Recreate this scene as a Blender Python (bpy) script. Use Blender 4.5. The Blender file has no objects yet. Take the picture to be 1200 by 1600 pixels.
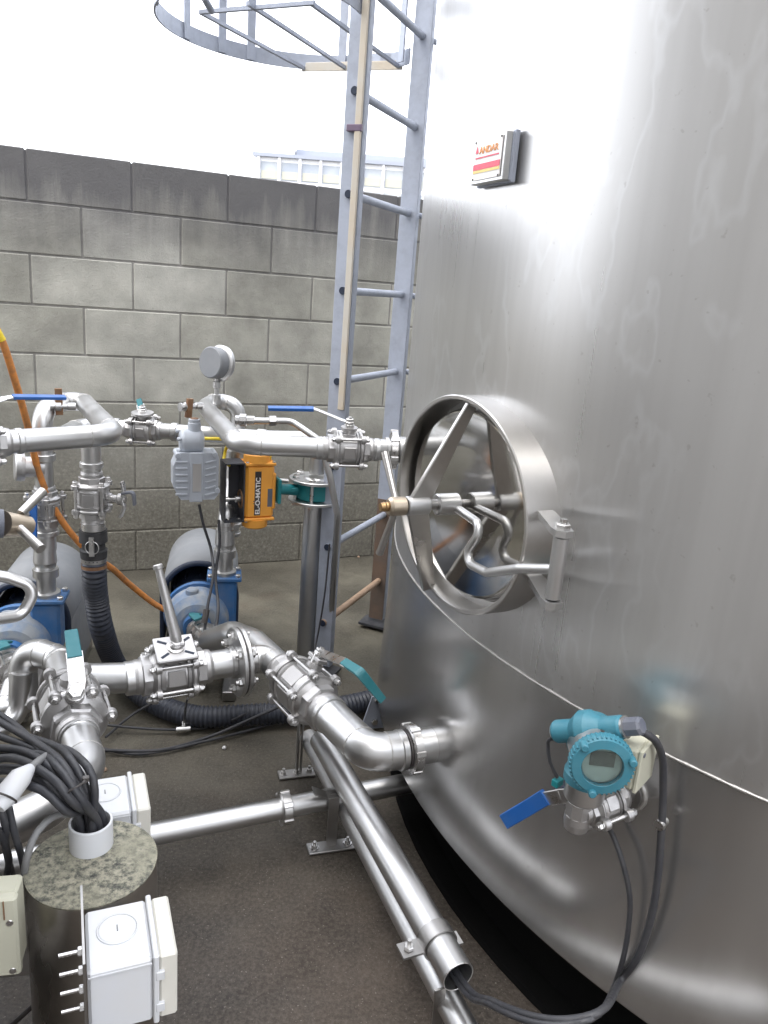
import bpy, math, random
from mathutils import Vector as V, Matrix
from math import pi, sin, cos, radians as rad
random.seed(7)
S = bpy.context.scene
COL = S.collection

# ------------------------------------------------------------------ camera
FPX, PITCH, ROLL, CH = 1217.3, .2786, .0798, 1.375
_R0, _U0, _F = V((1, 0, 0)), V((0, sin(PITCH), cos(PITCH))), V((0, cos(PITCH), -sin(PITCH)))
CR = _R0*cos(ROLL) + _U0*sin(ROLL); CU = _U0*cos(ROLL) - _R0*sin(ROLL)
cam_d = bpy.data.cameras.new('camera'); cam = bpy.data.objects.new('camera', cam_d); COL.objects.link(cam)
cam.matrix_world = Matrix(((CR.x, CU.x, -_F.x, 0), (CR.y, CU.y, -_F.y, 0), (CR.z, CU.z, -_F.z, CH), (0, 0, 0, 1)))
cam_d.sensor_fit = 'VERTICAL'; cam_d.sensor_height = 24; cam_d.lens = 24*FPX/1600
cam_d.clip_start = .02; cam_d.clip_end = 800
S.camera = cam

# ------------------------------------------------------------------ light: bright overcast day
SUN_EL, SUN_AZ = rad(60), rad(-128)          # azimuth from +Y towards +X
w = bpy.data.worlds.new('World'); S.world = w; w.use_nodes = True
nt = w.node_tree; nt.nodes.clear()
sky = nt.nodes.new('ShaderNodeTexSky'); sky.sky_type = 'NISHITA'; sky.sun_disc = False
sky.sun_elevation = SUN_EL; sky.sun_rotation = SUN_AZ; sky.dust_density = 4; sky.air_density = 1.0
hs = nt.nodes.new('ShaderNodeHueSaturation'); hs.inputs['Saturation'].default_value = .35
mx = nt.nodes.new('ShaderNodeMix'); mx.data_type = 'RGBA'; mx.inputs[0].default_value = .65
mx.inputs[7].default_value = (10.0, 10.3, 11.0, 1)     # even cloud cover
bg = nt.nodes.new('ShaderNodeBackground'); bg.inputs[1].default_value = .1
ow = nt.nodes.new('ShaderNodeOutputWorld')
nt.links.new(sky.outputs[0], hs.inputs['Color']); nt.links.new(hs.outputs[0], mx.inputs[6])
nt.links.new(mx.outputs[2], bg.inputs[0]); nt.links.new(bg.outputs[0], ow.inputs[0])
sd = bpy.data.lights.new('sun', 'SUN'); sd.energy = .7; sd.angle = rad(50); sd.color = (1, .96, .9)
so = bpy.data.objects.new('sun', sd); COL.objects.link(so)
_sd = V((sin(SUN_AZ)*cos(SUN_EL), cos(SUN_AZ)*cos(SUN_EL), sin(SUN_EL)))
so.rotation_euler = _sd.to_track_quat('Z', 'Y').to_euler()
vs = S.view_settings; vs.view_transform = 'Standard'; vs.look = 'None'; vs.exposure = 2.2; vs.gamma = 1; vs.use_curve_mapping = False
S.render.engine = 'CYCLES'
S.cycles.max_bounces = 8; S.cycles.glossy_bounces = 5; S.cycles.diffuse_bounces = 5

# pixel of the 1200x1600 photograph -> point of the place, on a level plane (pz) or at a distance (pY)
def _ray(px, py): return _F + CR*((px-600)/FPX) - CU*((py-800)/FPX)
def pz(px, py, z):
    v = _ray(px, py); k = (z-CH)/v.z; return V((0, 0, CH)) + v*k
def pY(px, py, Y):
    v = _ray(px, py); return V((0, 0, CH)) + v*(Y/v.y)
TC, TR = V((1.552, 2.163, 0)), 1.515        # tank axis and radius
def ptank(px, py, out=0.0):
    v = _ray(px, py); a = v.x**2+v.y**2; b = -2*(v.x*TC.x+v.y*TC.y); c = TC.x**2+TC.y**2-(TR+out)**2
    t = (-b-math.sqrt(max(0, b*b-4*a*c)))/2/a; return V((0, 0, CH)) + v*t

# ------------------------------------------------------------------ materials
def newmat(name):
    m = bpy.data.materials.new(name); m.use_nodes = True; n = m.node_tree; b = n.nodes['Principled BSDF']; return m, n, b
def N(n, t, **k):
    x = n.nodes.new(t)
    for a, v in k.items():
        if a.startswith('i_'): x.inputs[a[2:].replace('_', ' ')].default_value = v
        else: setattr(x, a, v)
    return x
def ramp(n, fac, stops):
    r = n.nodes.new('ShaderNodeValToRGB'); e = r.color_ramp.elements
    while len(e) < len(stops): e.new(.5)
    for i, (p, c) in enumerate(stops):
        e[i].position = p; e[i].color = (*c, 1) if isinstance(c, tuple) else (c, c, c, 1)
    n.links.new(fac, r.inputs[0]); return r
def coords(n, scale=(1, 1, 1)):
    g = N(n, 'ShaderNodeNewGeometry'); mp = N(n, 'ShaderNodeMapping'); mp.inputs['Scale'].default_value = scale
    n.links.new(g.outputs['Position'], mp.inputs[0]); return mp.outputs[0]
def noise(n, vec, scale, detail=4, rough=.5):
    x = N(n, 'ShaderNodeTexNoise'); x.inputs['Scale'].default_value = scale; x.inputs['Detail'].default_value = detail
    x.inputs['Roughness'].default_value = rough; n.links.new(vec, x.inputs['Vector']); return x.outputs[0]
def mixc(n, fac, a, b, mode='MIX'):
    x = N(n, 'ShaderNodeMix', data_type='RGBA', blend_type=mode)
    for s, v in ((0, fac), (6, a), (7, b)):
        if isinstance(v, (int, float)): x.inputs[s].default_value = v if s == 0 else (v, v, v, 1)
        elif isinstance(v, tuple): x.inputs[s].default_value = (*v, 1)
        else: n.links.new(v, x.inputs[s])
    return x.outputs[2]
def mathn(n, op, a, b=0.0, clamp=False):
    x = N(n, 'ShaderNodeMath', operation=op, use_clamp=clamp)
    for s, v in ((0, a), (1, b)):
        if isinstance(v, (int, float)): x.inputs[s].default_value = v
        else: n.links.new(v, x.inputs[s])
    return x.outputs[0]
def bump(n, b, h, strength=.2, dist=.002):
    x = N(n, 'ShaderNodeBump'); x.inputs['Strength'].default_value = strength; x.inputs['Distance'].default_value = dist
    n.links.new(h, x.inputs['Height']); n.links.new(x.outputs[0], b.inputs['Normal'])
def metal(name, col, r0, r1, scale=(60, 60, 8), nsc=1.0, bmp=.0, grime=0.0):
    m, n, b = newmat(name); b.inputs['Metallic'].default_value = 1
    v = coords(n, scale); f = noise(n, v, nsc, 4)
    r = ramp(n, f, [(.3, r0), (.7, r1)]); n.links.new(r.outputs[0], b.inputs['Roughness'])
    f2 = noise(n, coords(n), 9, 5, .6)
    c = ramp(n, f2, [(.35, tuple(x*(1-grime) for x in col)), (.65, col)]); n.links.new(c.outputs[0], b.inputs['Base Color'])
    if bmp: bump(n, b, noise(n, coords(n), 350, 3), bmp, .001)
    return m
def paint(name, col, rough=.4, var=.15, dirt=(.3, .28, .25), amount=.25, sc=14, bmp=.0, spec=.5):
    m, n, b = newmat(name)
    f = noise(n, coords(n), sc, 6, .6)
    a = ramp(n, f, [(.42, 0.0), (.72, amount)])
    c = mixc(n, a.outputs[0], col, dirt); n.links.new(c, b.inputs['Base Color'])
    r = ramp(n, noise(n, coords(n), sc*3, 3), [(.3, rough), (.7, min(1, rough+var))]); n.links.new(r.outputs[0], b.inputs['Roughness'])
    b.inputs['Specular IOR Level'].default_value = spec
    if bmp: bump(n, b, noise(n, coords(n), 420, 3), bmp, .001)
    return m
M = {}
M['pipe'] = metal('pipe_steel', (.58, .578, .575), .33, .43, (12, 12, 12), 1.0, .0, .08)
M['dull'] = metal('dull_steel', (.40, .39, .38), .34, .46, (14, 14, 4), 1.0, .0, .15)
M['cast'] = metal('cast_steel', (.52, .51, .505), .40, .52, (25, 25, 25), 1.0, .4, .12)
M['bolt'] = metal('bolt_steel', (.68, .67, .66), .22, .4, (40, 40, 40), 1.0, .1, .25)
M['manway'] = metal('manway_steel', (.55, .535, .515), .26, .36, (5, 5, 5), 1.0, .0, .12)
M['door'] = metal('door_steel', (.62, .61, .59), .06, .11, (6, 6, 6), 1.0, .0, .08)
M['cream_metal'] = metal('bronze_nut', (.56, .48, .38), .35, .5, (20, 20, 20), 1, .2, .25)
M['brass'] = metal('brass', (.46, .30, .15), .4, .55, (20, 20, 20), 1, .3, .3)
M['galv'] = paint('galvanised', (.37, .40, .47), .48, .2, (.27, .29, .33), .5, 22, .15)
M['galv'].node_tree.nodes['Principled BSDF'].inputs['Metallic'].default_value = .35
M['galv_rust'] = paint('rusty_galvanised', (.10, .075, .06), .6, .2, (.17, .10, .06), .6, 14, .3)
M['rung_tan'] = paint('dirty_rung', (.33, .23, .16), .6, .2, (.2, .13, .08), .5, 20, .2)
M['blue'] = paint('blue_grip', (.012, .10, .36), .36, .15, (.06, .14, .3), .3, 20)
M['teal'] = paint('teal_grip', (.014, .15, .175), .38, .15, (.12, .25, .27), .25, 25)
M['teal_iron'] = paint('teal_iron', (.01, .18, .20), .38, .15, (.05, .2, .2), .2, 25)
M['tx_blue'] = paint('transmitter_blue', (.035, .175, .235), .42, .15, (.12, .26, .30), .3, 30, .35)
M['orange'] = paint('orange_paint', (.80, .35, .05), .42, .15, (.55, .25, .06), .25, 18, .15)
M['blackplate'] = paint('black_paint', (.035, .037, .045), .4, .2, (.1, .1, .1), .3, 20, .1)
M['greyact'] = paint('grey_enamel', (.42, .45, .50), .38, .15, (.3, .31, .33), .3, 18, .15)
M['cowl'] = paint('cowl_grey', (.19, .20, .215), .55, .15, (.27, .27, .27), .35, 8)
M['pump_blue'] = paint('pump_blue', (.035, .13, .32), .35, .2, (.16, .2, .26), .5, 16, .2)
M['pump_dirty'] = paint('pump_dirty', (.27, .29, .31), .5, .2, (.05, .15, .33), .9, 16, .3)
M['navy'] = paint('navy_inner', (.01, .018, .04), .5, .2, (.03, .04, .06), .4, 10)
M['rubber'] = paint('black_rubber', (.022, .023, .026), .5, .2, (.07, .065, .06), .4, 25, .1)
M['hose'] = paint('hose_black', (.032, .037, .052), .42, .15, (.07, .065, .06), .35, 16)
M['cable'] = paint('cable_black', (.035, .036, .042), .42, .15, (.09, .085, .08), .35, 30)
M['cable_grey'] = paint('cable_grey', (.2, .2, .2), .5, .15, (.12, .12, .12), .3, 30)
M['orange_hose'] = paint('orange_hose', (.62, .23, .05), .45, .2, (.25, .13, .06), .8, 40, .2)
M['yellow'] = paint('yellow', (.8, .6, .03), .4, .1, (.5, .4, .1), .2, 20)
M['white'] = paint('white_plastic', (.58, .59, .61), .35, .15, (.6, .58, .54), .35, 14)
M['white_bright'] = paint('white_ivory', (.62, .60, .54), .38, .15, (.5, .48, .41), .3, 14)
M['ivory'] = paint('ivory_plastic', (.50, .49, .39), .42, .15, (.45, .44, .36), .3, 12)
M['cream_strip'] = paint('cream_trunking', (.50, .475, .425), .45, .15, (.5, .40, .27), .7, 5)
M['purple'] = paint('purple_tape', (.14, .10, .15), .4, .1)
M['red'] = paint('red_print', (.75, .06, .12), .4, .1, (.7, .2, .2), .2, 60)
M['orange_print'] = paint('orange_print', (.8, .30, .05), .4, .1)
M['yellow_print'] = paint('yellow_print', (.85, .65, .2), .4, .1)
M['pale_print'] = paint('pale_print', (.85, .82, .80), .3, .1, (.8, .76, .7), .2, 60)
M['ink'] = paint('black_ink', (.03, .025, .025), .4, .1)
M['brown'] = paint('brown_handle', (.18, .09, .045), .5, .2, (.3, .2, .1), .5, 40)
M['gland'] = paint('gland_grey', (.10, .11, .14), .4, .2)
M['silver'] = metal('silver_plate', (.62, .62, .62), .28, .38, (80, 80, 80), 1, 0, .15)
M['lcd'] = paint('display', (.14, .16, .15), .2, .1, (.2, .22, .2), .3, 30)
M['lcd_pale'] = paint('display_surround', (.42, .52, .48), .4, .1)
M['grit'] = paint('grit', (.12, .11, .09), .8, .1, (.2, .19, .16), .8, 60)
M['tank_pale'] = paint('reflection_pale', (.50, .49, .47), .45, .15, (.36, .33, .29), .5, 3)  # pale finish picked to lighten what the main tank reflects
M['tank_pale'].node_tree.nodes['Principled BSDF'].inputs['Metallic'].default_value = .35
M['shade_black'] = paint('shade_black', (.004, .004, .004), .9, .05, (.006, .006, .006), .2, 20, spec=.08)  # near-black that paints the deep shade under the tank
M['capdirt'] = None
def glassmat():
    m, n, b = newmat('window_glass'); b.inputs['Base Color'].default_value = (.9, .95, .95, 1)
    b.inputs['Roughness'].default_value = .04; b.inputs['Transmission Weight'].default_value = 1; b.inputs['IOR'].default_value = 1.45; return m
M['glass'] = glassmat()
# tank: brushed sheet, vertical grain, dried water runs
def tankmat(name, lower=False):
    m, n, b = newmat(name); b.inputs['Metallic'].default_value = .9 if lower else .79; b.inputs['Anisotropic'].default_value = .6
    tg = N(n, 'ShaderNodeTangent', direction_type='RADIAL', axis='Z'); n.links.new(tg.outputs[0], b.inputs['Tangent'])
    grain = noise(n, coords(n, (90, 90, 1.2)), 1, 4, .6)
    streak = noise(n, coords(n, (9, 9, .35)), 1, 4, .6)
    cloud = noise(n, coords(n, (1, 1, 1)), 2.2, 3, .5)
    # outlines of dried drips: thin band of a noise field
    d = noise(n, coords(n, (8, 8, 3.6)), 1, 3.5, .5)
    band = mathn(n, 'SUBTRACT', 1, mathn(n, 'MULTIPLY', mathn(n, 'ABSOLUTE', mathn(n, 'SUBTRACT', d, .555)), 36), True)
    mask = ramp(n, noise(n, coords(n, (1, 1, .8)), 1.7, 2), [(.42, 0.0), (.55, 1.0)])
    band = mathn(n, 'MULTIPLY', band, mask.outputs[0])
    base = ramp(n, streak, [(.25, (.47, .465, .458)), (.5, (.535, .53, .523)), (.8, (.60, .597, .591))])
    c = mixc(n, mathn(n, 'MULTIPLY', band, .26 if not lower else 0.0), base.outputs[0], (.72, .73, .74))
    sp = ramp(n, noise(n, coords(n), 70, 2, .5), [(.70, 0.0), (.76, .3)])
    c = mixc(n, sp.outputs[0], c, (.28, .26, .24)); n.links.new(c, b.inputs['Base Color'])
    r1 = ramp(n, grain, [(.2, .26 if not lower else .19), (.8, .31 if not lower else .24)])
    rr = mathn(n, 'ADD', r1.outputs[0], mathn(n, 'MULTIPLY', band, .02 if not lower else 0.0)); rr = mathn(n, 'ADD', rr, mathn(n, 'MULTIPLY', cloud, .10))
    n.links.new(mathn(n, 'SUBTRACT', rr, .04), b.inputs['Roughness'])
    h = mathn(n, 'ADD', noise(n, coords(n, (1.2, 1.2, 1.0)), 2.5, 2), mathn(n, 'MULTIPLY', grain, .004))
    bump(n, b, h, .07, .012)
    return m
M['tank'] = tankmat('tank_sheet'); M['tank_low'] = tankmat('tank_sheet_lower', True)
def weldmat():
    m, n, b = newmat('weld_bead'); b.inputs['Metallic'].default_value = .8; b.inputs['Base Color'].default_value = (.50, .485, .465, 1)
    b.inputs['Roughness'].default_value = .45; bump(n, b, noise(n, coords(n), 240, 3), .6, .002); return m
M['weld'] = weldmat()
def floormat():
    m, n, b = newmat('yard_concrete')
    big = noise(n, coords(n), 1.3, 5, .6); mid = noise(n, coords(n), 6, 6, .65); fine = noise(n, coords(n), 110, 3, .7); grit = noise(n, coords(n), 260, 2, .6)
    sx = N(n, 'ShaderNodeSeparateXYZ'); g = N(n, 'ShaderNodeNewGeometry'); n.links.new(g.outputs['Position'], sx.inputs[0])
    # drier, mossier strip along the block wall, damp and brown in the open
    along = mathn(n, 'SUBTRACT', mathn(n, 'MULTIPLY', sx.outputs[1], .917), mathn(n, 'MULTIPLY', sx.outputs[0], .398))
    far = N(n, 'ShaderNodeMapRange'); far.inputs[1].default_value = 1.5; far.inputs[2].default_value = 2.7
    n.links.new(mathn(n, 'ADD', along, mathn(n, 'MULTIPLY', mid, .5)), far.inputs[0])
    wet = ramp(n, mid, [(.3, (.034, .025, .018)), (.55, (.060, .045, .034)), (.8, (.092, .071, .054))])
    dry = ramp(n, mid, [(.3, (.055, .051, .037)), (.55, (.092, .085, .063)), (.8, (.135, .126, .096))])
    c = mixc(n, far.outputs[0], wet.outputs[0], dry.outputs[0])
    damp = ramp(n, big, [(.42, .55), (.56, 1.0)]); c = mixc(n, 1, c, damp.outputs[0], 'MULTIPLY')
    rust = ramp(n, noise(n, coords(n), 3.1, 4, .6), [(.56, 0.0), (.7, .35)]); c = mixc(n, rust.outputs[0], c, (.055, .033, .02))
    gr = ramp(n, fine, [(.4, 0.0), (.72, .45)]); c = mixc(n, gr.outputs[0], c, (.15, .13, .105)); spk = ramp(n, noise(n, coords(n), 190, 1, .5), [(.69, 0.0), (.74, .75)]); c = mixc(n, mathn(n, 'MULTIPLY', spk.outputs[0], 1.0), c, (.20, .18, .15))
    dk = ramp(n, grit, [(.3, .4), (.42, 0.0)]); c = mixc(n, dk.outputs[0], c, (.015, .013, .011))
    n.links.new(c, b.inputs['Base Color'])
    r = ramp(n, big, [(.4, .55), (.6, .85)]); n.links.new(r.outputs[0], b.inputs['Roughness'])
    bump(n, b, mathn(n, 'ADD', fine, mathn(n, 'MULTIPLY', mid, 2)), .55, .004)
    return m
M['floor'] = floormat()
def blockmat(name, mortar=False):
    m, n, b = newmat(name)
    g = N(n, 'ShaderNodeNewGeometry'); sx = N(n, 'ShaderNodeSeparateXYZ'); n.links.new(g.outputs['Position'], sx.inputs[0])
    oi = N(n, 'ShaderNodeObjectInfo')
    base = ramp(n, oi.outputs['Random'], [(0.0, (.385, .378, .332)), (.5, (.435, .428, .38)), (1.0, (.48, .474, .43))])
    c = base.outputs[0] if not mortar else mixc(n, .5, (.29, .28, .26), (.32, .31, .29))
    cl = ramp(n, noise(n, coords(n), 5, 5, .6), [(.3, .62), (.68, 1.1)]); c = mixc(n, 1, c, cl.outputs[0], 'MULTIPLY')
    # black algae running down from the top of the wall
    run = noise(n, coords(n, (14, 14, 1.1)), 1, 5, .7)
    run2 = noise(n, coords(n, (3, 3, .8)), 1, 3, .6)
    t = N(n, 'ShaderNodeMapRange'); t.inputs[1].default_value = 1.10; t.inputs[2].default_value = 1.80; n.links.new(sx.outputs[2], t.inputs[0])
    a = mathn(n, 'MULTIPLY', mathn(n, 'POWER', t.outputs[0], 1.9), mathn(n, 'ADD', -.25, mathn(n, 'ADD', mathn(n, 'MULTIPLY', run, 1.5), mathn(n, 'MULTIPLY', run2, 1.2))), True)
    a = ramp(n, a, [(.10, 0.0), (.38, .4), (.8, .88)])
    c = mixc(n, a.outputs[0], c, (.10, .098, .106))
    # damp, worn foot of the wall with the aggregate showing
    l = N(n, 'ShaderNodeMapRange'); l.inputs[1].default_value = 1.12; l.inputs[2].default_value = .50; n.links.new(mathn(n, 'ADD', sx.outputs[2], mathn(n, 'MULTIPLY', run2, .5)), l.inputs[0])
    lc = ramp(n, noise(n, coords(n), 75, 3, .7), [(.3, (.085, .077, .062)), (.55, (.16, .148, .12)), (.75, (.27, .26, .22))])
    c = mixc(n, mathn(n, 'MULTIPLY', l.outputs[0], .85), c, lc.outputs[0])
    pits = ramp(n, noise(n, coords(n), 190, 2, .6), [(.66, 0.0), (.74, .5)]); c = mixc(n, pits.outputs[0], c, (.09, .085, .075))
    n.links.new(c, b.inputs['Base Color']); b.inputs['Roughness'].default_value = .9
    bump(n, b, mathn(n, 'ADD', noise(n, coords(n), 130, 4, .7), noise(n, coords(n), 24, 3)), .5, .004)
    return m
M['block'] = blockmat('concrete_block'); M['mortar'] = blockmat('mortar', True)
def capmat():
    m, n, b = newmat('mossy_cap')
    f = noise(n, coords(n), 75, 6, .8); f2 = noise(n, coords(n), 14, 4, .6)
    c = ramp(n, f, [(.36, (.05, .05, .045)), (.45, (.13, .13, .105)), (.54, (.29, .275, .21)), (.7, (.44, .41, .32))])
    c2 = mixc(n, ramp(n, f2, [(.48, 0.0), (.66, .7)]).outputs[0], c.outputs[0], (.27, .26, .195))
    n.links.new(c2, b.inputs['Base Color']); b.inputs['Roughness'].default_value = .85; bump(n, b, f, .8, .004); return m
M['capdirt'] = capmat()
M['bld_white'] = paint('facade_white', (.88, .88, .9), .7, .1, (.7, .7, .72), .2, .3)  # white facade; washed-out haze is also put into these pale facade colours
M['bld_roof'] = paint('facade_roof', (.26, .28, .33), .6, .1, (.3, .3, .3), .2, .3)
M['bld_glass'] = paint('facade_window', (.30, .33, .38), .3, .1, (.7, .7, .6), .4, .5)
M['bld_blind'] = paint('facade_blind', (.42, .41, .34), .6, .1, (.4, .4, .33), .2, .5)
M['rearwall'] = paint('reflection_wall', (.52, .505, .48), .8, .1, (.3, .28, .26), .4, 1.2)  # wall of the added building, toned for the tank's reflections
M['post'] = metal('post_steel', (.50, .47, .43), .24, .42, (6, 6, 3), 1.0, .0, .3)

# ------------------------------------------------------------------ mesh builder
def basis(d, up=V((0, 0, 1))):
    d = d.normalized()
    if abs(d.dot(up)) > .98: up = V((1, 0, 0)) if abs(d.x) < .9 else V((0, 1, 0))
    x = up.cross(d).normalized(); y = d.cross(x).normalized(); return x, y, d
def fillet(pts, R, seg=7):
    pts = [V(p) for p in pts]; out = [pts[0]]
    for i in range(1, len(pts)-1):
        a, p, c = pts[i-1], pts[i], pts[i+1]; u = (a-p); v = (c-p); lu, lv = u.length, v.length; u /= lu; v /= lv
        ang = u.angle(v)
        if ang > 3.1: out.append(p); continue
        tl = min(R/math.tan(ang/2), lu*.49, lv*.49); r = tl*math.tan(ang/2)
        cdir = (u+v).normalized(); cen = p + cdir*(r/sin(ang/2)); s = p+u*tl-cen; e = p+v*tl-cen
        tot = s.angle(e); ax = s.cross(e).normalized(); k = max(3, int(seg*tot/1.5)+2)
        for j in range(k+1): out.append(cen + Matrix.Rotation(tot*j/k, 3, ax) @ s)
    out.append(pts[-1]); return out
def catmull(pts, step=.01):
    pts = [V(p) for p in pts]; P = [2*pts[0]-pts[1]]+pts+[2*pts[-1]-pts[-2]]; out = []
    for i in range(1, len(P)-2):
        k = max(2, int((P[i+1]-P[i]).length/step))
        for j in range(k):
            t = j/k; a, b, c, d = P[i-1], P[i], P[i+1], P[i+2]
            out.append(.5*((2*b)+(c-a)*t+(2*a-5*b+4*c-d)*t*t+(3*b-a-3*c+d)*t**3))
    out.append(pts[-1]); return out
class G:
    def __init__(s): s.v = []; s.f = []; s.sm = []
    def add(s, v, f, sm=False):
        o = len(s.v); s.v += [V(x) for x in v]; s.f += [tuple(i+o for i in q) for q in f]; s.sm += ([sm]*len(f) if isinstance(sm, bool) else sm); return s
    def box(s, c, size, X=V((1, 0, 0)), Y=V((0, 1, 0)), Z=None, ch=0.0):
        c = V(c); X = V(X).normalized(); Y = V(Y); Y = (Y-X*Y.dot(X)).normalized(); Z = X.cross(Y); a, b, d = [q/2 for q in size]
        if ch <= 0:
            v = [c+X*(a*i)+Y*(b*j)+Z*(d*k) for i in (-1, 1) for j in (-1, 1) for k in (-1, 1)]
            return s.add(v, [(0, 1, 3, 2), (4, 6, 7, 5), (0, 4, 5, 1), (2, 3, 7, 6), (0, 2, 6, 4), (1, 5, 7, 3)])
        ch = min(ch, a*.45, b*.45, d*.45)
        v = []; idx = {}
        for i in (-1, 1):
            for j in (-1, 1):
                for k in (-1, 1):
                    for ax, (p, q, r) in enumerate(((a, b-ch, d-ch), (a-ch, b, d-ch), (a-ch, b-ch, d))):
                        idx[(i, j, k, ax)] = len(v); v.append(c+X*(p*i)+Y*(q*j)+Z*(r*k))
        f = []
        I = lambda *t: idx[t]
        for i in (-1, 1):
            f.append([I(i, -1, -1, 0), I(i, 1, -1, 0), I(i, 1, 1, 0), I(i, -1, 1, 0)])
            f.append([I(-1, i, -1, 1), I(1, i, -1, 1), I(1, i, 1, 1), I(-1, i, 1, 1)])
            f.append([I(-1, -1, i, 2), I(1, -1, i, 2), I(1, 1, i, 2), I(-1, 1, i, 2)])
            for j in (-1, 1):
                f.append([I(i, j, -1, 0), I(i, j, 1, 0), I(i, j, 1, 1), I(i, j, -1, 1)])
                f.append([I(i, -1, j, 0), I(i, 1, j, 0), I(i, 1, j, 2), I(i, -1, j, 2)])
                f.append([I(-1, i, j, 1), I(1, i, j, 1), I(1, i, j, 2), I(-1, i, j, 2)])
                for k in (-1, 1): f.append([I(i, j, k, 0), I(i, j, k, 1), I(i, j, k, 2)])
        out = []
        for q in f:      # orient outwards
            n = (v[q[1]]-v[q[0]]).cross(v[q[2]]-v[q[0]]); m = sum((v[z] for z in q), V())/len(q)-c
            out.append(tuple(q) if n.dot(m) > 0 else tuple(reversed(q)))
        return s.add(v, out)
    def lathe(s, A, d, prof, seg=24, crisp=.6, caps=True, sx=1, sy=1, up=V((0, 0, 1)), smooth=True, twist=0):
        A = V(A); x, y, z = basis(V(d), up); rings = []
        def ring(t, r): return [A+z*t+(x*cos(2*pi*i/seg+twist)*sx+y*sin(2*pi*i/seg+twist)*sy)*r for i in range(seg)]
        for (t0, r0), (t1, r1) in zip(prof[:-1], prof[1:]):
            v = ring(t0, r0)+ring(t1, r1)
            f = [(i, (i+1) % seg, seg+(i+1) % seg, seg+i) for i in range(seg)]
            s.add(v, f, smooth)
        if caps:
            if prof[0][1] > 1e-6: s.add(ring(*prof[0]), [tuple(reversed(range(seg)))])
            if prof[-1][1] > 1e-6: s.add(ring(*prof[-1]), [tuple(range(seg))])
        return s
    def cyl(s, A, B, r, r2=None, seg=20, caps=True, smooth=True):
        A = V(A); B = V(B); return s.lathe(A, B-A, [(0, r), ((B-A).length, r if r2 is None else r2)], seg, caps=caps, smooth=smooth)
    def rcyl(s, A, B, r, seg=20, e=.0015):
        A = V(A); B = V(B); L = (B-A).length; e = min(e, L*.3, r*.4)
        return s.lathe(A, B-A, [(0, r-e), (e, r), (L-e, r), (L, r-e)], seg)
    def hexn(s, A, d, r, h, hole=False):
        return s.lathe(A, d, [(0, r*.93), (h*.12, r), (h*.85, r), (h, r*.88)], 6, smooth=False)
    def sweep(s, P, rad, seg=14, caps=True, closed=False):
        n = len(P); T = []
        for i in range(n):
            if closed: t = P[(i+1) % n]-P[i-1]
            else: t = P[min(i+1, n-1)]-P[max(i-1, 0)]
            T.append(t.normalized())
        x, y, _ = basis(T[0]); v = []
        for i in range(n):
            x = (x-T[i]*x.dot(T[i])).normalized(); y = T[i].cross(x)
            r = rad(i) if callable(rad) else rad
            v += [P[i]+(x*cos(2*pi*k/seg)+y*sin(2*pi*k/seg))*r for k in range(seg)]
        f = []
        for i in range(n if closed else n-1):
            j = (i+1) % n
            f += [(i*seg+k, i*seg+(k+1) % seg, j*seg+(k+1) % seg, j*seg+k) for k in range(seg)]
        s.add(v, f, True)
        if caps and not closed:
            s.add(v[:seg], [tuple(reversed(range(seg)))]); s.add(v[-seg:], [tuple(range(seg))])
        return s
    def tube(s, pts, r, bend=.05, seg=18, caps=True): return s.sweep(fillet(pts, bend), r, seg, caps)
    def wire(s, pts, r, seg=8, step=.012): return s.sweep(catmull(pts, step), r, seg)
    def ribbon(s, pts, wd, w, t, bend=.01):
        P = fillet(pts, bend, 4); wd = V(wd).normalized(); v = []; n = len(P)
        for i in range(n):
            T = (P[min(i+1, n-1)]-P[max(i-1, 0)]).normalized(); W = (wd-T*wd.dot(T)).normalized(); K = T.cross(W)
            ww = w(i/(n-1)) if callable(w) else w
            v += [P[i]+W*(ww/2*a)+K*(t/2*b) for a, b in ((-1, -.6), (-.9, -1), (.9, -1), (1, -.6), (1, .6), (.9, 1), (-.9, 1), (-1, .6))]
        f = [(i*8+k, i*8+(k+1) % 8, (i+1)*8+(k+1) % 8, (i+1)*8+k) for i in range(n-1) for k in range(8)]
        f += [tuple(reversed(range(8))), tuple(range(8*(n-1), 8*n))]
        return s.add(v, f)
    def prism(s, poly, o, X, Y, d):
        o = V(o); X = V(X).normalized(); Y = V(Y).normalized(); d = V(d); n = len(poly)
        a = [o+X*p+Y*q for p, q in poly]; b = [p+d for p in a]
        f = [tuple(range(n)), tuple(reversed(range(n, 2*n)))]+[(i, n+i, n+(i+1) % n, (i+1) % n) for i in range(n)]
        c = sum(a+b, V())/(2*n); v = a+b; o2 = []
        for q in f:
            nn = (v[q[1]]-v[q[0]]).cross(v[q[2]]-v[q[0]]); m = sum((v[z] for z in q), V())/len(q)-c
            o2.append(q if nn.dot(m) > 0 else tuple(reversed(q)))
        return s.add(v, o2)
def mesh_from(g, name, mat, org):
    me = bpy.data.meshes.new(name); me.from_pydata([tuple(v-org) for v in g.v], [], g.f)
    for p, sm in zip(me.polygons, g.sm): p.use_smooth = sm
    me.materials.append(mat); me.validate(); me.update(); return me
ORG = {}
def thing(name, label, cat, loc, group=None):
    o = bpy.data.objects.new(name, None); COL.objects.link(o); o.location = loc; o['label'] = label; o['category'] = cat
    if group: o['group'] = group
    ORG[o] = V(loc); o.empty_display_size = .05; return o
def part(name, g, mat, parent, label=None, kind=None):
    org = ORG[parent]; me = mesh_from(g, name, M[mat] if isinstance(mat, str) else mat, org)
    o = bpy.data.objects.new(name, me); COL.objects.link(o); o.parent = parent; ORG[o] = org
    if label: o['label'] = label
    if kind: o['kind'] = kind
    return o
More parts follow.
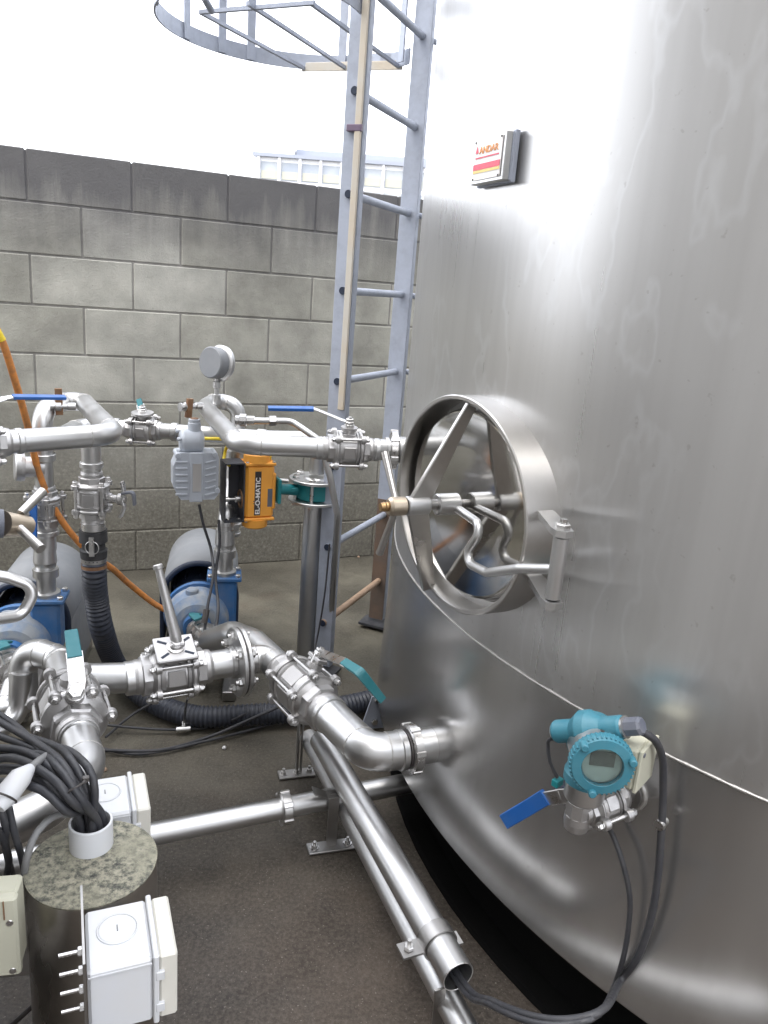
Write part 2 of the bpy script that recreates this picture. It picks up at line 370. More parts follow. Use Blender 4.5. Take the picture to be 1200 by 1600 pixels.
def solo(name, g, mat, label, cat, group=None, kind=None):
    org = V(g.v[0]); me = mesh_from(g, name, M[mat] if isinstance(mat, str) else mat, org)
    o = bpy.data.objects.new(name, me); COL.objects.link(o); o.location = org
    if kind: o['kind'] = kind
    if label: o['label'] = label
    if cat: o['category'] = cat
    if group: o['group'] = group
    ORG[o] = org; return o
def lettering(name, txt, size, o, X, Y, mat, parent, depth=.0006, bold=.0, sx=1.0, align='LEFT'):
    cu = bpy.data.curves.new(name, 'FONT'); cu.body = txt; cu.size = size; cu.extrude = depth; cu.offset = bold; cu.align_x = align
    t = bpy.data.objects.new(name, cu); COL.objects.link(t); bpy.context.view_layer.update()
    me = bpy.data.meshes.new_from_object(t.evaluated_get(bpy.context.evaluated_depsgraph_get())); bpy.data.objects.remove(t)
    X = V(X).normalized(); Y = V(Y).normalized(); Z = X.cross(Y)
    me.transform(Matrix.Translation(V(o)-ORG[parent]) @ Matrix(((X.x*sx, Y.x, Z.x, 0), (X.y*sx, Y.y, Z.y, 0), (X.z*sx, Y.z, Z.z, 0), (0, 0, 0, 1))))
    me.materials.clear(); me.materials.append(M[mat]); ob = bpy.data.objects.new(name, me); COL.objects.link(ob); ob.parent = parent; return ob

# ================================================================== setting
UP = V((0, 0, 1))
g = G()
xs = [-60, -6, -3, -1.5, 0, 1.5, 3, 6, 60]
for i in range(8):
    for j in range(8):
        x0, x1, y0, y1 = xs[i], xs[i+1], xs[j], xs[j+1]
        g.add([(x0, y0, 0), (x1, y0, 0), (x1, y1, 0), (x0, y1, 0)], [(0, 1, 2, 3)])
yard = solo('ground', g, 'floor', '', '', kind='structure'); del yard['kind']; yard['kind'] = 'structure'

# ---- block wall: every block is a part; mortar joints recessed
WO = V((-1.518, 3.299, 0)); WD = V((sin(1.1615), cos(1.1615), 0)); WN = V((-WD.y, WD.x, 0))   # WN points away from the yard
wall = thing('block_wall', 'grey concrete block wall with black algae stains along its top', 'wall', WO)
BW, BH, BT = .4, .2, .19
i0, i1 = -4, 11
g = G(); cc = WO+WD*((i0+i1)/2*BW)+WN*(BT/2)+UP*.895
g.box(cc, ((i1-i0)*BW, BT-.0065, 1.79), WD, WN); part('mortar', g, 'mortar', wall)
gb = G(); gb.box(WO, (BW-.0065, BT, BH-.0065), WD, WN, ch=.0035); me_full = mesh_from(gb, 'block', M['block'], WO)
gb = G(); gb.box(WO, (BW/2-.0065, BT, BH-.0065), WD, WN, ch=.0035); me_half = mesh_from(gb, 'block', M['block'], WO)
for r in range(9):
    z = 1.8-.2*r-.1; off = 0 if r % 2 == 0 else -.5
    js = [(i+off, BW) for i in range(i0, i1+1)]
    for a, wdt in js:
        m_ = me_full; ctr = a+.5
        if a < i0: m_ = me_half; ctr = i0+.25
        elif a+1 > i1:
            if a >= i1: continue
            m_ = me_half; ctr = i1-.25
        o = bpy.data.objects.new('block', m_); COL.objects.link(o); o.parent = wall
        o.location = WD*(ctr*BW)+WN*(BT/2+random.uniform(-.0008, .0008))+UP*z

# ---- pale office block beyond the wall
bO = V((-10.4, 55, 0)); bX = V((cos(rad(-3)), sin(rad(-3)), 0)); bY = V((-bX.y, bX.x, 0))
bld = thing('office_building', 'pale white office building with framed windows showing above the wall', 'building', bO)
def bbox(x0, x1, y0, y1, z0, z1, g=None):
    g = g or G(); z0 *= 1.09; z1 *= 1.09; return g.box(bO+bX*((x0+x1)/2)+bY*((y0+y1)/2)+UP*((z0+z1)/2), (x1-x0, y1-y0, z1-z0), bX, bY)
part('wall', bbox(.3, 11.4, .4, 9, 0, 8.3), 'bld_white', bld)
g = G(); bbox(0, 11.7, 0, 9.3, 8.3, 8.5, g); g.prism([(2.6, 8.5), (11.7, 8.5), (11.7, 9.05), (2.6, 9.05)], bO+bY*1.5+UP*.75, bX, UP, bY*7)
part('roof', g, 'bld_roof', bld)
part('gable', G().prism([(0, 8.5), (2.5, 8.5), (2.5, 9.9), (1.6, 9.9)], bO+bY*.3+UP*.75, bX, UP, bY*8), 'bld_white', bld)
for fl in range(3):
    zb = 8.2-1.15*(fl+1)-.1*fl
    for k in range(8):
        x0 = .5+k*1.37; wnd = part('window', bbox(x0, x1 := x0+1.15, .34, .42, zb, zb+1.0), 'bld_glass', bld)
        part('blind', bbox(x0+.05, x1-.05, .30, .335, zb+.05, zb+.5), 'bld_blind', wnd)
for k in range(9):
    part('pillar', bbox(.36+k*1.37-.06, .36+k*1.37+.1, .1, .39, 0, 8.3), 'bld_white', bld)

# ================================================================== the tank
tank = thing('storage_tank', 'large brushed stainless steel storage tank with round manway, right of the ladder', 'tank', TC)
ZS, ZB = .700, .215
g = G(); g.lathe(TC+UP*(ZS+.003), UP, [(0, TR), (1.5, TR), (3.0, TR), (4.6, TR)], 256, caps=False); part('shell', g, 'tank', tank)
g = G(); g.lathe(TC, UP, [(ZS-.003, TR+.0005), (ZB+.004, TR+.015), (ZB, TR+.013)], 256, caps=False); part('lower_shell', g, 'tank_low', tank)
g = G(); g.lathe(TC, UP, [(ZB, TR+.013), (ZB+.012, TR+.006), (ZB+.06, TR-.25), (ZB+.10, .2)], 128, caps=True); part('bottom_plate', g, 'dull', tank)
g = G(); g.sweep([TC+V((cos(a), sin(a), 0))*(TR+.0005)+UP*(ZS+.0002*sin(a*97)) for a in [2*pi*i/720 for i in range(720)]], lambda i: .0026+.0003*sin(i*2.1)+.0002*sin(i*5.3), 8, closed=True)
part('weld_seam', g, 'weld', tank)
part('undertank_shade', G().lathe(TC, UP, [(.001, 1.48), (.014, 1.475), (.016, 1.42), (.212, 1.40)], 96), 'shade_black', tank)  # added ring and footing, black colour standing in for shade below the tank
g = G(); g.lathe(TC+UP*5.3, UP, [(0, TR), (.12, TR-.1), (.3, TR-.6), (.4, 0)], 96, caps=False); part('roof_cone', g, 'dull', tank)
def rad_frame(az):
    n = V((cos(az), sin(az), 0)); return n, V((-n.y, n.x, 0))
# outlet nozzle
nz = V((.1475, 1.565, .385)); nn = (nz-V((TC.x, TC.y, .385))).normalized()
noz = part('outlet_nozzle', G().lathe(nz-nn*.07, nn, [(0, .040), (.085, .040), (.125, .038)], 28), 'pipe', tank)
part('weld_ring', G().sweep([nz-nn*.018+basis(nn)[0]*cos(a)*.043+basis(nn)[1]*sin(a)*.043 for a in [2*pi*i/60 for i in range(60)]], lambda i: .0045+.0008*sin(i*2.3), 8, closed=True), 'weld', noz)
p0 = pz(650, 689, .965); p0.z = .965
top_n = V((.055, 2.062, .965))
part('inlet_nozzle', G().lathe(top_n+V((.14, 0, 0)), V((-1, 0, 0)), [(0, .040), (.12, .040), (.125, .034), (.165, .034)], 24), 'dull', tank)

# ---- manway
def make_manway(parent, cen, az, radR, rt=.257, rz=.214, flip=1):
    n, t = rad_frame(az); t = t*flip
    L = lambda a, b, c: cen+t*a+UP*b+n*(c-.012)
    # elliptical neck as ring wall
    mw = part('manway_ring', _ring(L, rt, rz, -.075, .062, .010), 'manway', parent)
    part('ring_weld', G().sweep([L(rt*1.015*cos(q), rz*1.015*sin(q), -(rt*cos(q))**2/2/radR+.001) for q in [2*pi*i/120 for i in range(120)]], lambda i: .0036+.0007*sin(i*1.9), 8, closed=True), 'dull', mw)
    part('gasket', G().sweep([L((rt-.024)*cos(q), (rz-.024)*sin(q), .007) for q in [2*pi*i/90 for i in range(90)]], .0035, 8, closed=True), 'dull', mw)
    g = G(); prev = None
    k = 72; rr = [(1.0, 0.0), (.985, .030), (.97, .034), (.955, .0345), (.93, .0345), (.6, .0355), (0.02, .036)]
    for (f0, c0), (f1, c1) in zip(rr[:-1], rr[1:]):
        v = [L((rt-.026)*f0*cos(2*pi*i/k), (rz-.026)*f0*sin(2*pi*i/k), c0+.002) for i in range(k)]+[L((rt-.026)*f1*cos(2*pi*i/k), (rz-.026)*f1*sin(2*pi*i/k), c1+.002) for i in range(k)]
        g.add(v, [(i, (i+1) % k, k+(i+1) % k, k+i) for i in range(k)], True)
    dr = part('manway_door', g, 'door', parent)
    g = G(); g.lathe(L(0, 0, .052), n, [(0, .019), (.002, .0215), (.046, .0215), (.048, .019)], 28); part('boss', g, 'pipe', dr); part('stub', G().cyl(L(0, 0, .038), L(0, 0, .052), .008), 'dull', dr)
    # strong-back bar: two plates running from the rim out to the hub
    top, bot = L(.022, .200, .058), L(-.073, -.208, .058); hb = L(0, 0, .142)
    sd_ = (top-bot).normalized().cross(n).normalized()
    g = G(); W = lambda f: .036 if f < .5 else .036
    g.ribbon([top, hb+(top-hb).normalized()*.012], n, lambda f: .022+.022*f, .011)
    part('strongback', g, 'manway', parent); part('strongback', G().ribbon([bot, hb+(bot-hb).normalized()*.012], n, lambda f: .030+.014*f, .011), 'manway', parent)
    hw = part('hub', G().lathe(L(0, 0, .118), n, [(0, .017), (.002, .019), (.046, .019), (.048, .017)], 28), 'pipe', parent)
    part('spindle', G().cyl(L(0, 0, .07), L(0, 0, .122), .0105), 'dull', hw)
    part('nut', G().lathe(L(0, 0, .168), n, [(0, .016), (.002, .0185), (.03, .0185), (.036, .014)], 24), 'cream_metal', hw)
    part('thread_tip', G().lathe(L(0, 0, .203), n, [(0, .0085), (.003, .0095), (.006, .0085), (.009, .0095), (.013, .0085), (.017, .008)], 16), 'brass', hw)
    for a_, b_ in ((-.072, .094), (-.060, -.122), (.10, -.035)):
        dv = L(a_, b_, .188)-L(0, 0, .185); s_ = L(0, 0, .185)+dv.normalized()*.012
        if a_ > 0: continue
        g = G(); g.sweep([s_, s_+dv*.4, s_+dv*.86], lambda i: .0062+.0008*(i), 10); part('spoke', g, 'manway', hw)
    # davit arm
    arm = part('door_arm', G().tube([L(-.002, -.006, .058), L(.135, -.006, .070), L(.082, -.088, .078), L(.175, -.080, .078), L(.262, -.040, .072), L(.344, -.012, .060)], .0086, .020, 18), 'pipe', parent)
    for (zz, dz) in ((.046, 1), (-.064, -1)):
        g = G(); pr = [(.225, -.004), (.225, .034), (.335, .070), (.356, .066), (.366, .052), (.356, .036), (.300, .022), (.262, -.004)]
        # lug plates lie level, reaching out past the ring
        pl = [(a, c) for a, c in [(.238, .008), (.240, .036), (.334, .074), (.352, .077), (.364, .066), (.362, .050), (.345, .043), (.256, .010)]]
        g.prism(pl, L(0, zz, 0), t, n, UP*(.011*dz)); part('hinge_lug', g, 'pipe', mw)
    pin = part('hinge_sleeve', G().rcyl(L(.346, -.062, .060), L(.346, .044, .060), .0125, 24), 'pipe', arm)
    g = G(); g.hexn(L(.346, .057, .060), UP, .0125, .009); g.cyl(L(.346, .066, .060), L(.346, .073, .060), .006, seg=12)
    part('hinge_bolt', g, 'bolt', mw); part('hinge_bolt', G().hexn(L(.346, -.075, .060), -UP, .0115, .007), 'bolt', mw)
def _ring(L, rt, rz, c0, c1, th):
    g = G(); k = 96
    prof = [(c0, 0), (c1-.002, 0), (c1, -.002), (c1, -th+.002), (c1-.002, -th), (c0, -th)]
    for (ca, da), (cb, db) in zip(prof[:-1], prof[1:]):
        v = [L((rt+da)*cos(2*pi*i/k), (rz+da)*sin(2*pi*i/k), ca) for i in range(k)]+[L((rt+db)*cos(2*pi*i/k), (rz+db)*sin(2*pi*i/k), cb) for i in range(k)]
        g.add(v, [(i, (i+1) % k, k+(i+1) % k, k+i) for i in range(k)], True)
    return g
MAZ = rad(-154.85); MN, MT = rad_frame(MAZ)
make_manway(tank, V((TC.x, TC.y, .975))+MN*TR, MAZ, TR)

# ---- neighbouring tank, left of the camera; only its wheel and arm reach into view
HUB2 = V((-.585, 1.150, .985)); A2 = rad(35); N2, T2 = rad_frame(A2); R2 = 1.35
C2 = HUB2-N2*(R2+.185); C2.z = 0
tank2 = thing('storage_tank', 'neighbouring steel tank at the left edge whose cream handwheel and bent arm reach in', 'tank', C2)
g = G(); g.lathe(C2, UP, [(.22, R2), (3.9, R2)], 160, caps=True); part('shell', g, 'tank_pale', tank2)  # shell out of view; height and pale finish set for the main tank's reflections
for a in (20, 110, 200, 290):
    part('leg', G().box(C2+V((cos(rad(a)), sin(rad(a)), 0))*.9+UP*.12, (.12, .12, .24)), 'dull', tank2)
L2 = lambda a, b, c: V((C2.x, C2.y, .985))+N2*R2+T2*a+UP*b+N2*c
part('manway_ring', _ring(L2, .250, .212, -.075, .062, .010), 'manway', tank2)
hw = part('hub', G().lathe(L2(0, 0, .118), N2, [(0, .017), (.002, .0205), (.046, .0205), (.048, .017)], 28), 'dull', tank2)
hA = pY(-14, 818, 1.145); hB = pY(44, 822, 1.19); hd = (hB-hA)
part('collar', G().cyl(pY(-6, 818, 1.145), pY(5, 818, 1.15), .0225, seg=28), 'gland', hw)
part('nut', G().cyl(pY(5, 818, 1.15), hB, .0195, .016, seg=24), 'cream_metal', hw)
part('thread_tip', G().cyl(hB, pY(53, 823, 1.195), .009, seg=14), 'brass', hw)
for q in ((67, 768, 1.24), (64, 858, 1.13)):
    a = pY(20, 815, 1.165); b = pY(*q)
    part('spoke', G().sweep([a+(b-a)*.25, a+(b-a)*.7, b], lambda i: .0072+.0006*i, 10), 'manway', hw)
part('strongback', G().ribbon([L2(0, .2, .058), L2(0, .0, .135), L2(0, -.2, .058)], T2, .036, .011), 'manway', tank2)
part('door_arm', G().tube([pY(-60, 890, 1.05), pY(12, 902, 1.08), pY(58, 918, 1.10), pY(34, 962, 1.08), pY(-60, 975, 1.0)], .0088, .022, 18), 'pipe', tank2)

# ---- unseen building added behind the camera to grey and even the tank's reflections
BO = V((-2.0, -7.5, 0)); sx_ = V((.97, -.24, 0)).normalized(); sy_ = V((-sx_.y, sx_.x, 0))
mirror_bld = thing('reflection_building', 'rendered building across the yard mirrored dimly in the tank', 'building', BO)
part('wall', G().box(BO+UP*5, (26, .3, 10), sx_, sy_), 'rearwall', mirror_bld)
for k in (-5.2, -2.8, -.4, 2.2, 4.6):
    for zz in (1.8, 4.6, 7.4): part('window', G().box(BO+sx_*k+sy_*.17+UP*zz, (1.0, .06, .9), sx_, sy_), 'bld_glass', mirror_bld)
part('door', G().box(BO+UP*1.05+sx_*3.4+sy_*.17, (1.0, .06, 2.1), sx_, sy_), 'cowl', mirror_bld)

# ================================================================== ladder
RD = V((.365, .931, 0)); OD = V((-.931, .365, 0))          # along the rungs / outwards
LL, LR = V((-.183, 2.577, 0)), V((.002, 3.035, 0))
lad = thing('access_ladder', 'blue grey galvanised caged ladder standing against the steel tank', 'ladder', (LL+LR)/2)
def rail(P, sgn):
    g = G(); z0, z1 = .04, 4.6; c = P+UP*((z0+z1)/2)
    g.box(c, (.006, .066, z1-z0), RD, OD, ch=.0015)
    g.box(c+RD*sgn*.0145+OD*.030, (.023, .006, z1-z0-.002), RD, OD); g.box(c+RD*sgn*.0145-OD*.030, (.023, .006, z1-z0-.002), RD, OD)
    return g
rl = part('rail', rail(LL, 1), 'galv', lad); rr_ = part('rail', rail(LR, 1), 'galv', lad)
part('rail_foot', G().box(LR+UP*.021, (.09, .12, .010), RD, OD), 'blackplate', rr_)
g = G(); g.box(LR+UP*.30-RD*.0045, (.0035, .062, .52), RD, OD); part('rust_band', g, 'galv_rust', rr_)
part('rail_foot', G().box(LL+UP*.021, (.09, .12, .010), RD, OD), 'blackplate', rl)
for k in range(-2, 12):
    z = .784+.287*k
    A = LL+UP*z-RD*.012; B = LR+UP*z-RD*.004
    part('rung', G().cyl(A, B, .0125, seg=18, caps=False), 'rung_tan' if k == -2 else 'galv', lad, 'tan dirt coated rung' if k == -2 else None)
    part('rung_socket', G().cyl(LL+UP*z-RD*.0045, LL+UP*z-RD*.0135, .0115, .0115, seg=16), 'navy', rl)
    g = G(); s_ = 1
    part('standoff', G().tube([LR+UP*z+RD*.005, LR+UP*z+RD*.06-OD*.02, LR+UP*(z-.03)+RD*.075-OD*.12], .010, .03, 12), 'galv', lad) if k in (1, 2, 3, 5, 9) else None
# cage
hc = V((-.41, 2.80, 0)); hR = .425
def hoop(z, hh=.05):
    a0 = math.atan2(LR.y-hc.y, LR.x-hc.x)+.06; a1 = 2*pi+math.atan2(LL.y-hc.y, LL.x-hc.x)-.02
    g = G(); K = 64; P = []
    for i in range(K+1):
        a = a0+(a1-a0)*i/K; r = hR if .06 < i/K < .90 else (hR+.02 if i/K <= .06 else hR-(i/K-.90)*1.0)
        P.append(hc+V((cos(a), sin(a), 0))*r+UP*z)
    g.ribbon(P, UP, hh, .006, 0.0001) if False else None
    v = []
    for i, p in enumerate(P):
        d = (p-hc); d.z = 0; d.normalize()
        for rr, zz in ((-.003, -hh/2), (.003, -hh/2), (.003, hh/2), (-.003, hh/2)): v.append(p+d*rr+UP*zz)
    f = [(i*4+k, i*4+(k+1) % 4, i*4+4+(k+1) % 4, i*4+4+k) for i in range(K) for k in range(4)]+[(3, 2, 1, 0), (K*4, K*4+1, K*4+2, K*4+3)]
    g.add(v, f); return g
HZ = 2.135
part('cage_hoop', hoop(HZ+.022), 'galv', lad); part('cage_hoop', hoop(HZ+.86), 'galv', lad); part('cage_hoop', hoop(HZ+1.7), 'galv', lad)
for px, py in ((274, 62), (336, 85), (388, 96), (522, 100), (622, 96), (262, 10)):
    p = pz(px, py, HZ); d = (p-hc); d.z = 0; d.normalize(); p = hc+d*(hR-.006)
    part('cage_strap', G().box(V((p.x, p.y, HZ+.95)), (.006, .030, 1.9), d, V((-d.y, d.x, 0))), 'galv', lad)
q = [pz(a, b, HZ) for a, b in ((313, 19), (475, 107), (387, 5), (541, 107), (486, 5), (623, 104))]
gate = part('cage_gate', G().ribbon([q[0], q[1]], UP, .012, .012), 'galv', lad)
for a, b in ((2, 3), (4, 5)): part('gate_bar', G().ribbon([q[a], q[b]], UP, .012, .012), 'galv', gate)
part('gate_bar', G().ribbon([q[0]-(q[1]-q[0])*.0, q[4]+(q[0]-q[4])*-.03], UP, .012, .012), 'galv', gate)
part('gate_plate', G().ribbon([q[1]+UP*.004+(q[1]-q[5])*.02, q[5]+UP*.004+(q[5]-q[1])*.04], UP, .03, .005), 'cream_strip', gate)
part('latch', G().cyl(pz(318, -5, HZ), pz(331, 18, HZ-.02), .010, seg=12), 'galv', gate)
# cream conduit strapped to the near rail
SD = OD*-1
P0_ = LL+SD*.020-RD*.012
cs = thing('cable_trunking', 'slim cream plastic trunking strapped up the near ladder rail', 'trunking', P0_+UP*.99)
part('channel', G().box(P0_+UP*2.8, (.011, .021, 3.64), RD, OD, ch=.002), 'cream_strip', cs)
for z in (1.83, 2.9, 3.9): part('strap', G().box(P0_+UP*z+OD*.012+RD*.001, (.016, .050, .020), RD, OD, ch=.002), 'purple', cs)

# ================================================================== sign on the tank
sc = ptank(775, 250); saz = math.atan2(sc.y-TC.y, sc.x-TC.x); SN, ST = rad_frame(saz)
def splane(px, py, c):
    o = sc+SN*c; v = _ray(px, py); k = ((o-V((0, 0, CH)))@SN if False else (o-V((0, 0, CH))).dot(SN))/v.dot(SN); return V((0, 0, CH))+v*k
tl = splane(739, 217, .027); br = splane(786, 281, .027); bl = splane(736, 289, .027); tr = splane(795, 204, .027)
cx = (tl+br+bl+tr)/4; sw = abs((br-bl).dot(ST)); sh = abs(tl.z-bl.z+tr.z-br.z)/2
sg = thing('sign_box', 'small sign plate with red and yellow band and ANDAR lettering high on the tank', 'sign', cx)
part('backing', G().box(cx-SN*.020, (sw+.006, sh+.006, .009), ST, UP, ch=.001), 'galv', sg)
part('frame', G().box(cx-SN*.0085, (sw, sh, .018), ST, UP, ch=.0015), 'silver', sg)
part('rib', G().box(cx-SN*.014, (sw+.004, sh-.002, .005), ST, UP), 'galv', sg)
pw, ph = sw*.84, sh*.84
fp = cx+SN*.0018
part('plate', G().box(fp+SN*.0003, (pw, ph, .0016), ST, UP), 'pale_print', sg)
def onp(x, y, c=.0016): return fp+ST*(x*pw)+UP*(y*ph)+SN*c
part('red_band', G().box(onp(0, -.17), (pw*.98, ph*.15, .0006), ST, UP), 'red', sg)
part('yellow_band', G().box(onp(0, -.29), (pw*.98, ph*.07, .0006), ST, UP), 'yellow_print', sg)
lettering('lettering', 'ANDAR', ph*.24, onp(-.30, .16, .0015), ST, UP, 'orange_print', sg, bold=.0002, sx=1.25)
part('logo', G().prism([(-.0055, -.005), (.0055, -.005), (0, .007)], onp(-.39, .26, .0015), ST, UP, SN*.0006), 'red', sg)
part('pink_line', G().box(onp(0, .06), (pw*.85, ph*.035, .0006), ST, UP), 'red', sg)
for a in (-.47, .47):
    for b in (-.47, .47): part('screw', G().lathe(onp(a, b, .001), SN, [(0, .0022), (.0015, .0018)], 10), 'ink', sg)

# ================================================================== pipework
def rodset(parent, A, B, d, up, rb, nb, off, over, rr=.0045, nut=.0085):
    x = (V(up)-d*V(up).dot(d)).normalized(); y = d.cross(x)
    for k in range(nb):
        a = 2*pi*k/nb+off; o = (x*cos(a)+y*sin(a))*rb
        g = G(); a0 = A+o-d*over; b0 = B+o+d*over
        g.cyl(a0, b0, rr, seg=10)
        g.hexn(A+o-d*(over*.35), -d, nut, nut*1.05); g.hexn(B+o+d*(over*.35), d, nut, nut*1.05)
        g.lathe(A+o-d*(over*.35)+d*.002, -d, [(0, nut*1.15), (.002, nut*1.15)], 14); g.lathe(B+o+d*(over*.35)-d*.002, d, [(0, nut*1.15), (.002, nut*1.15)], 14)
        part('tie_rod', g, 'bolt', parent)
def ball_valve(label, A, B, rp, rb, up, nb=4, off=pi/4, group='ball valves in the stainless pipework', hexr=1.25, lug=1.0, body='cast'):
    """three piece ball valve between A and B: barrel, two end caps, tie rods, stem"""
    A = V(A); B = V(B); d = (B-A).normalized(); Ln = (B-A).length; C = (A+B)/2; up = (V(up)-d*V(up).dot(d)).normalized(); side = d.cross(up)
    v = thing('ball_valve', label, 'valve', C, group)
    hb = Ln*.20; g = G()
    g.lathe(C-d*hb, d, [(0, rb*.86), (hb*.25, rb*.90), (hb*.3, rb*.82), (hb*1.7, rb*.82), (hb*1.75, rb*.90), (hb*2, rb*.86)], 36)
    for a in range(nb):
        q = 2*pi*(a+.5)/nb+off; o = (up*cos(q)+side*sin(q)); g.box(C+o*rb*.80, (rb*.10, rb*.62, hb*1.15), o, o.cross(d), ch=.002)
    g.lathe(C+up*rb*.6, up, [(0, rp*.62), (rb*.48, rp*.55)], 20)
    part('body', g, body, v)
    for s in (-1, 1):
        e = C+d*s*hb; dd = d*s; g = G(); le = Ln/2-hb
        g.lathe(e+dd*.001, dd, [(0, rb*.90), (.003, rb*.94), (Ln*.05, rb*.94), (Ln*.06, rb*.86), (Ln*.10, rp*1.30)], 36, caps=True)
        g.lathe(e+dd*Ln*.10, dd, [(0, rp*hexr*1.12), (le*.36, rp*hexr*1.12), (le*.40, rp*hexr)], 8, smooth=False, twist=.2)
        g.lathe(e+dd*(Ln*.10+le*.38), dd, [(0, rp*1.16), (le*.2, rp*1.18), (le*.34, rp*1.12), (le*.36, rp*1.03)], 32)
        for k in range(nb):
            q = 2*pi*k/nb+off; o = (up*cos(q)+d.cross(up)*sin(q))*rb
            g.lathe(e+o+dd*.001, dd, [(0, .0125*lug), (.012*lug, .0125*lug), (.014*lug, .0105*lug)], 16)
        part('end_cap', g, 'cast', v)
    rodset(v, C-d*(hb+.012*lug), C+d*(hb+.012*lug), d, up, rb, nb, off, .016*lug, .0042*lug+.0004, .0078*lug)
    return v, C, up, d
def lever(v, base, up, pts, wd, grip, w=.022, gw=.026, from_=1, stem_r=.008, t=.0035, shank='bolt'):
    """base: top of body; pts: lever path, coloured sleeve over the last segment(s)"""
    g = G(); g.lathe(base-up*.03, up, [(0, stem_r*1.5), (.03, stem_r*1.4), (.032, stem_r)], 16); g.hexn(base, up, stem_r*1.35, .008); g.hexn(base+up*.010, up, stem_r*1.2, .006); g.cyl(base, base+up*.02, stem_r*.55, seg=12)
    st = part('stem', g, 'bolt', v)
    h = part('handle', G().ribbon(pts[:from_+1]+[pts[from_]+(pts[from_+1]-pts[from_]).normalized()*.02], wd, w, t, .008), shank, v)
    if grip: part('grip', G().ribbon(pts[from_:], wd, lambda f: gw*(.86+.14*sin(min(1, f*4)*pi/2)) if f < .8 else gw*(1-.35*(f-.8)*5*(f-.8)*5*.6), t*2.6, .01), grip, h)
    return h
def pipe(label, paths, r, mat='pipe', bend=.08, group='stainless pipe runs', rings=(), seg=28, name='pipe'):
    t = thing(name, label, 'pipe', V(paths[0][0] if not isinstance(paths[0][0], float) else paths[0][1]), group)
    for P in paths:
        rr = r
        if isinstance(P[0], (int, float)): rr = P[0]; P = P[1:]
        part('tube', G().tube(P, rr, bend, seg), mat, t)
        for i in range(1, len(P)-1):          # butt welds where the bends start and end
            u, v = (V(P[i-1])-V(P[i])), (V(P[i+1])-V(P[i])); lu, lv = u.length, v.length; u.normalize(); v.normalize(); ang = u.angle(v)
            if ang > 2.6 or rr < .02: continue
            tl = min(bend/math.tan(ang/2), lu*.49, lv*.49)
            for e in (u, v):
                c = V(P[i])+e*(tl+.001); x, y, _ = basis(e); part('weld_bead', G().sweep([c+(x*cos(a)+y*sin(a))*(rr-.0002) for a in [2*pi*q/44 for q in range(44)]], lambda q: .0014+.0004*sin(q*2.2), 6, closed=True), 'weld', t)
    for c, d, rr, l in rings:
        d = V(d).normalized(); c = V(c)
        part('weld_collar', G().lathe(c-d*l/2, d, [(0, rr*.95), (.002, rr), (l-.002, rr), (l, rr*.95)], 28), mat, t)
    return t
def ring_union(t, c, d, r, l=.022, lug=True, name='union_nut'):
    d = V(d).normalized(); c = V(c); x, y, _ = basis(d); g = G()
    g.lathe(c-d*l/2, d, [(0, r*.88), (.003, r), (l-.003, r), (l, r*.88)], 32)
    for k in range(6):
        a = 2*pi*k/6+.3; o = x*cos(a)+y*sin(a); g.box(c+o*r*.985, (.007, .013, l*.98), o, o.cross(d), ch=.0015)
    part(name, g, 'bolt', t)

ZL = .385
def L(px, py, z=ZL): p = pz(px, py, z); return p
def XY(x, y, z=ZL): return V((x, y, z))
R3 = .038
# ---- lower line ---------------------------------------------------------
nzE = nz-nn*-.0; nout = V((-nn.x, -nn.y, 0))*-1          # nn points away from the tank? fix sign below
out = (nz-V((TC.x, TC.y, ZL))).normalized()
vN, vF = XY(-.098, 1.670), XY(-.238, 1.871); dD = (vN-vF).normalized()
start = nz+out*.066; corner = XY(.010, 1.512)
el = pipe('large polished elbow joining the tank outlet to the lower diagonal valve', [[start-out*-.0, corner, vN+dD*.004]], .0425, bend=.135, rings=((start+out*.008, out, .0455, .016), (vN+dD*.012, dD, .0465, .016)))
ring_union(el, nz+out*.047, out, .055, .024)
part('joint_seal', G().lathe(nz+out*.060, out, [(0, .0435), (.004, .0435)], 28), 'ink', el)
upD = V((.35, .30, 1))
vD, cD, uD, dd = ball_valve('three piece ball valve with raised teal lever nearest the tank outlet', vF, vN, R3, .070, upD, 6, rad(30), lug=1.05)
b = cD+uD*.098
lever(vD, b, uD, [b+uD*.006, pz(537, 1034, .535), pz(562, 1050, .545), pz(598, 1094, .475)], UP.cross(dD)+UP*.5, 'teal', .024, .024, from_=1, stem_r=.011)
part('bracket', G().box(cD+uD*.088, (.055, .030, .010), dD, uD.cross(dD), ch=.002), 'cast', vD)
# tee behind the flange
fl = XY(-.356, 1.894); dH = V((.876, .482, 0)).normalized()
tee = pipe('swept stainless tee between the bolted flange and the diagonal valve', [
    [fl+dH*.012, XY(-.292, 1.929)+V((.004, 0, 0)), vF+dD*.01], [vF+dD*.006, XY(-.338, 2.014), XY(-.415, 2.09, .37), XY(-.500, 2.17, .30)]], R3, bend=.075)
def flange_pair(v, c, d, R, nb, rbolt, off=.2, gap='ink', th=.011):
    d = V(d).normalized(); c = V(c); x, y, _ = basis(d)
    for s in (-1, 1):
        part('flange', G().lathe(c+d*s*.0022, d*s, [(0, R-.0015), (.0015, R), (th-.002, R), (th, R-.002)], 48), 'pipe', v)
    part('flange_gasket', G().lathe(c-d*.0025, d, [(0, R*.985), (.005, R*.985)], 40), gap, v)
    for k in range(nb):
        a = 2*pi*k/nb+off; o = c+(x*cos(a)+y*sin(a))*rbolt; g = G()
        g.cyl(o-d*.030, o+d*.030, .0062, seg=10); g.hexn(o+d*(th+.0022), d, .0115, .010); g.hexn(o-d*(th+.0022), -d, .0115, .010)
        part('bolt', g, 'bolt', v)
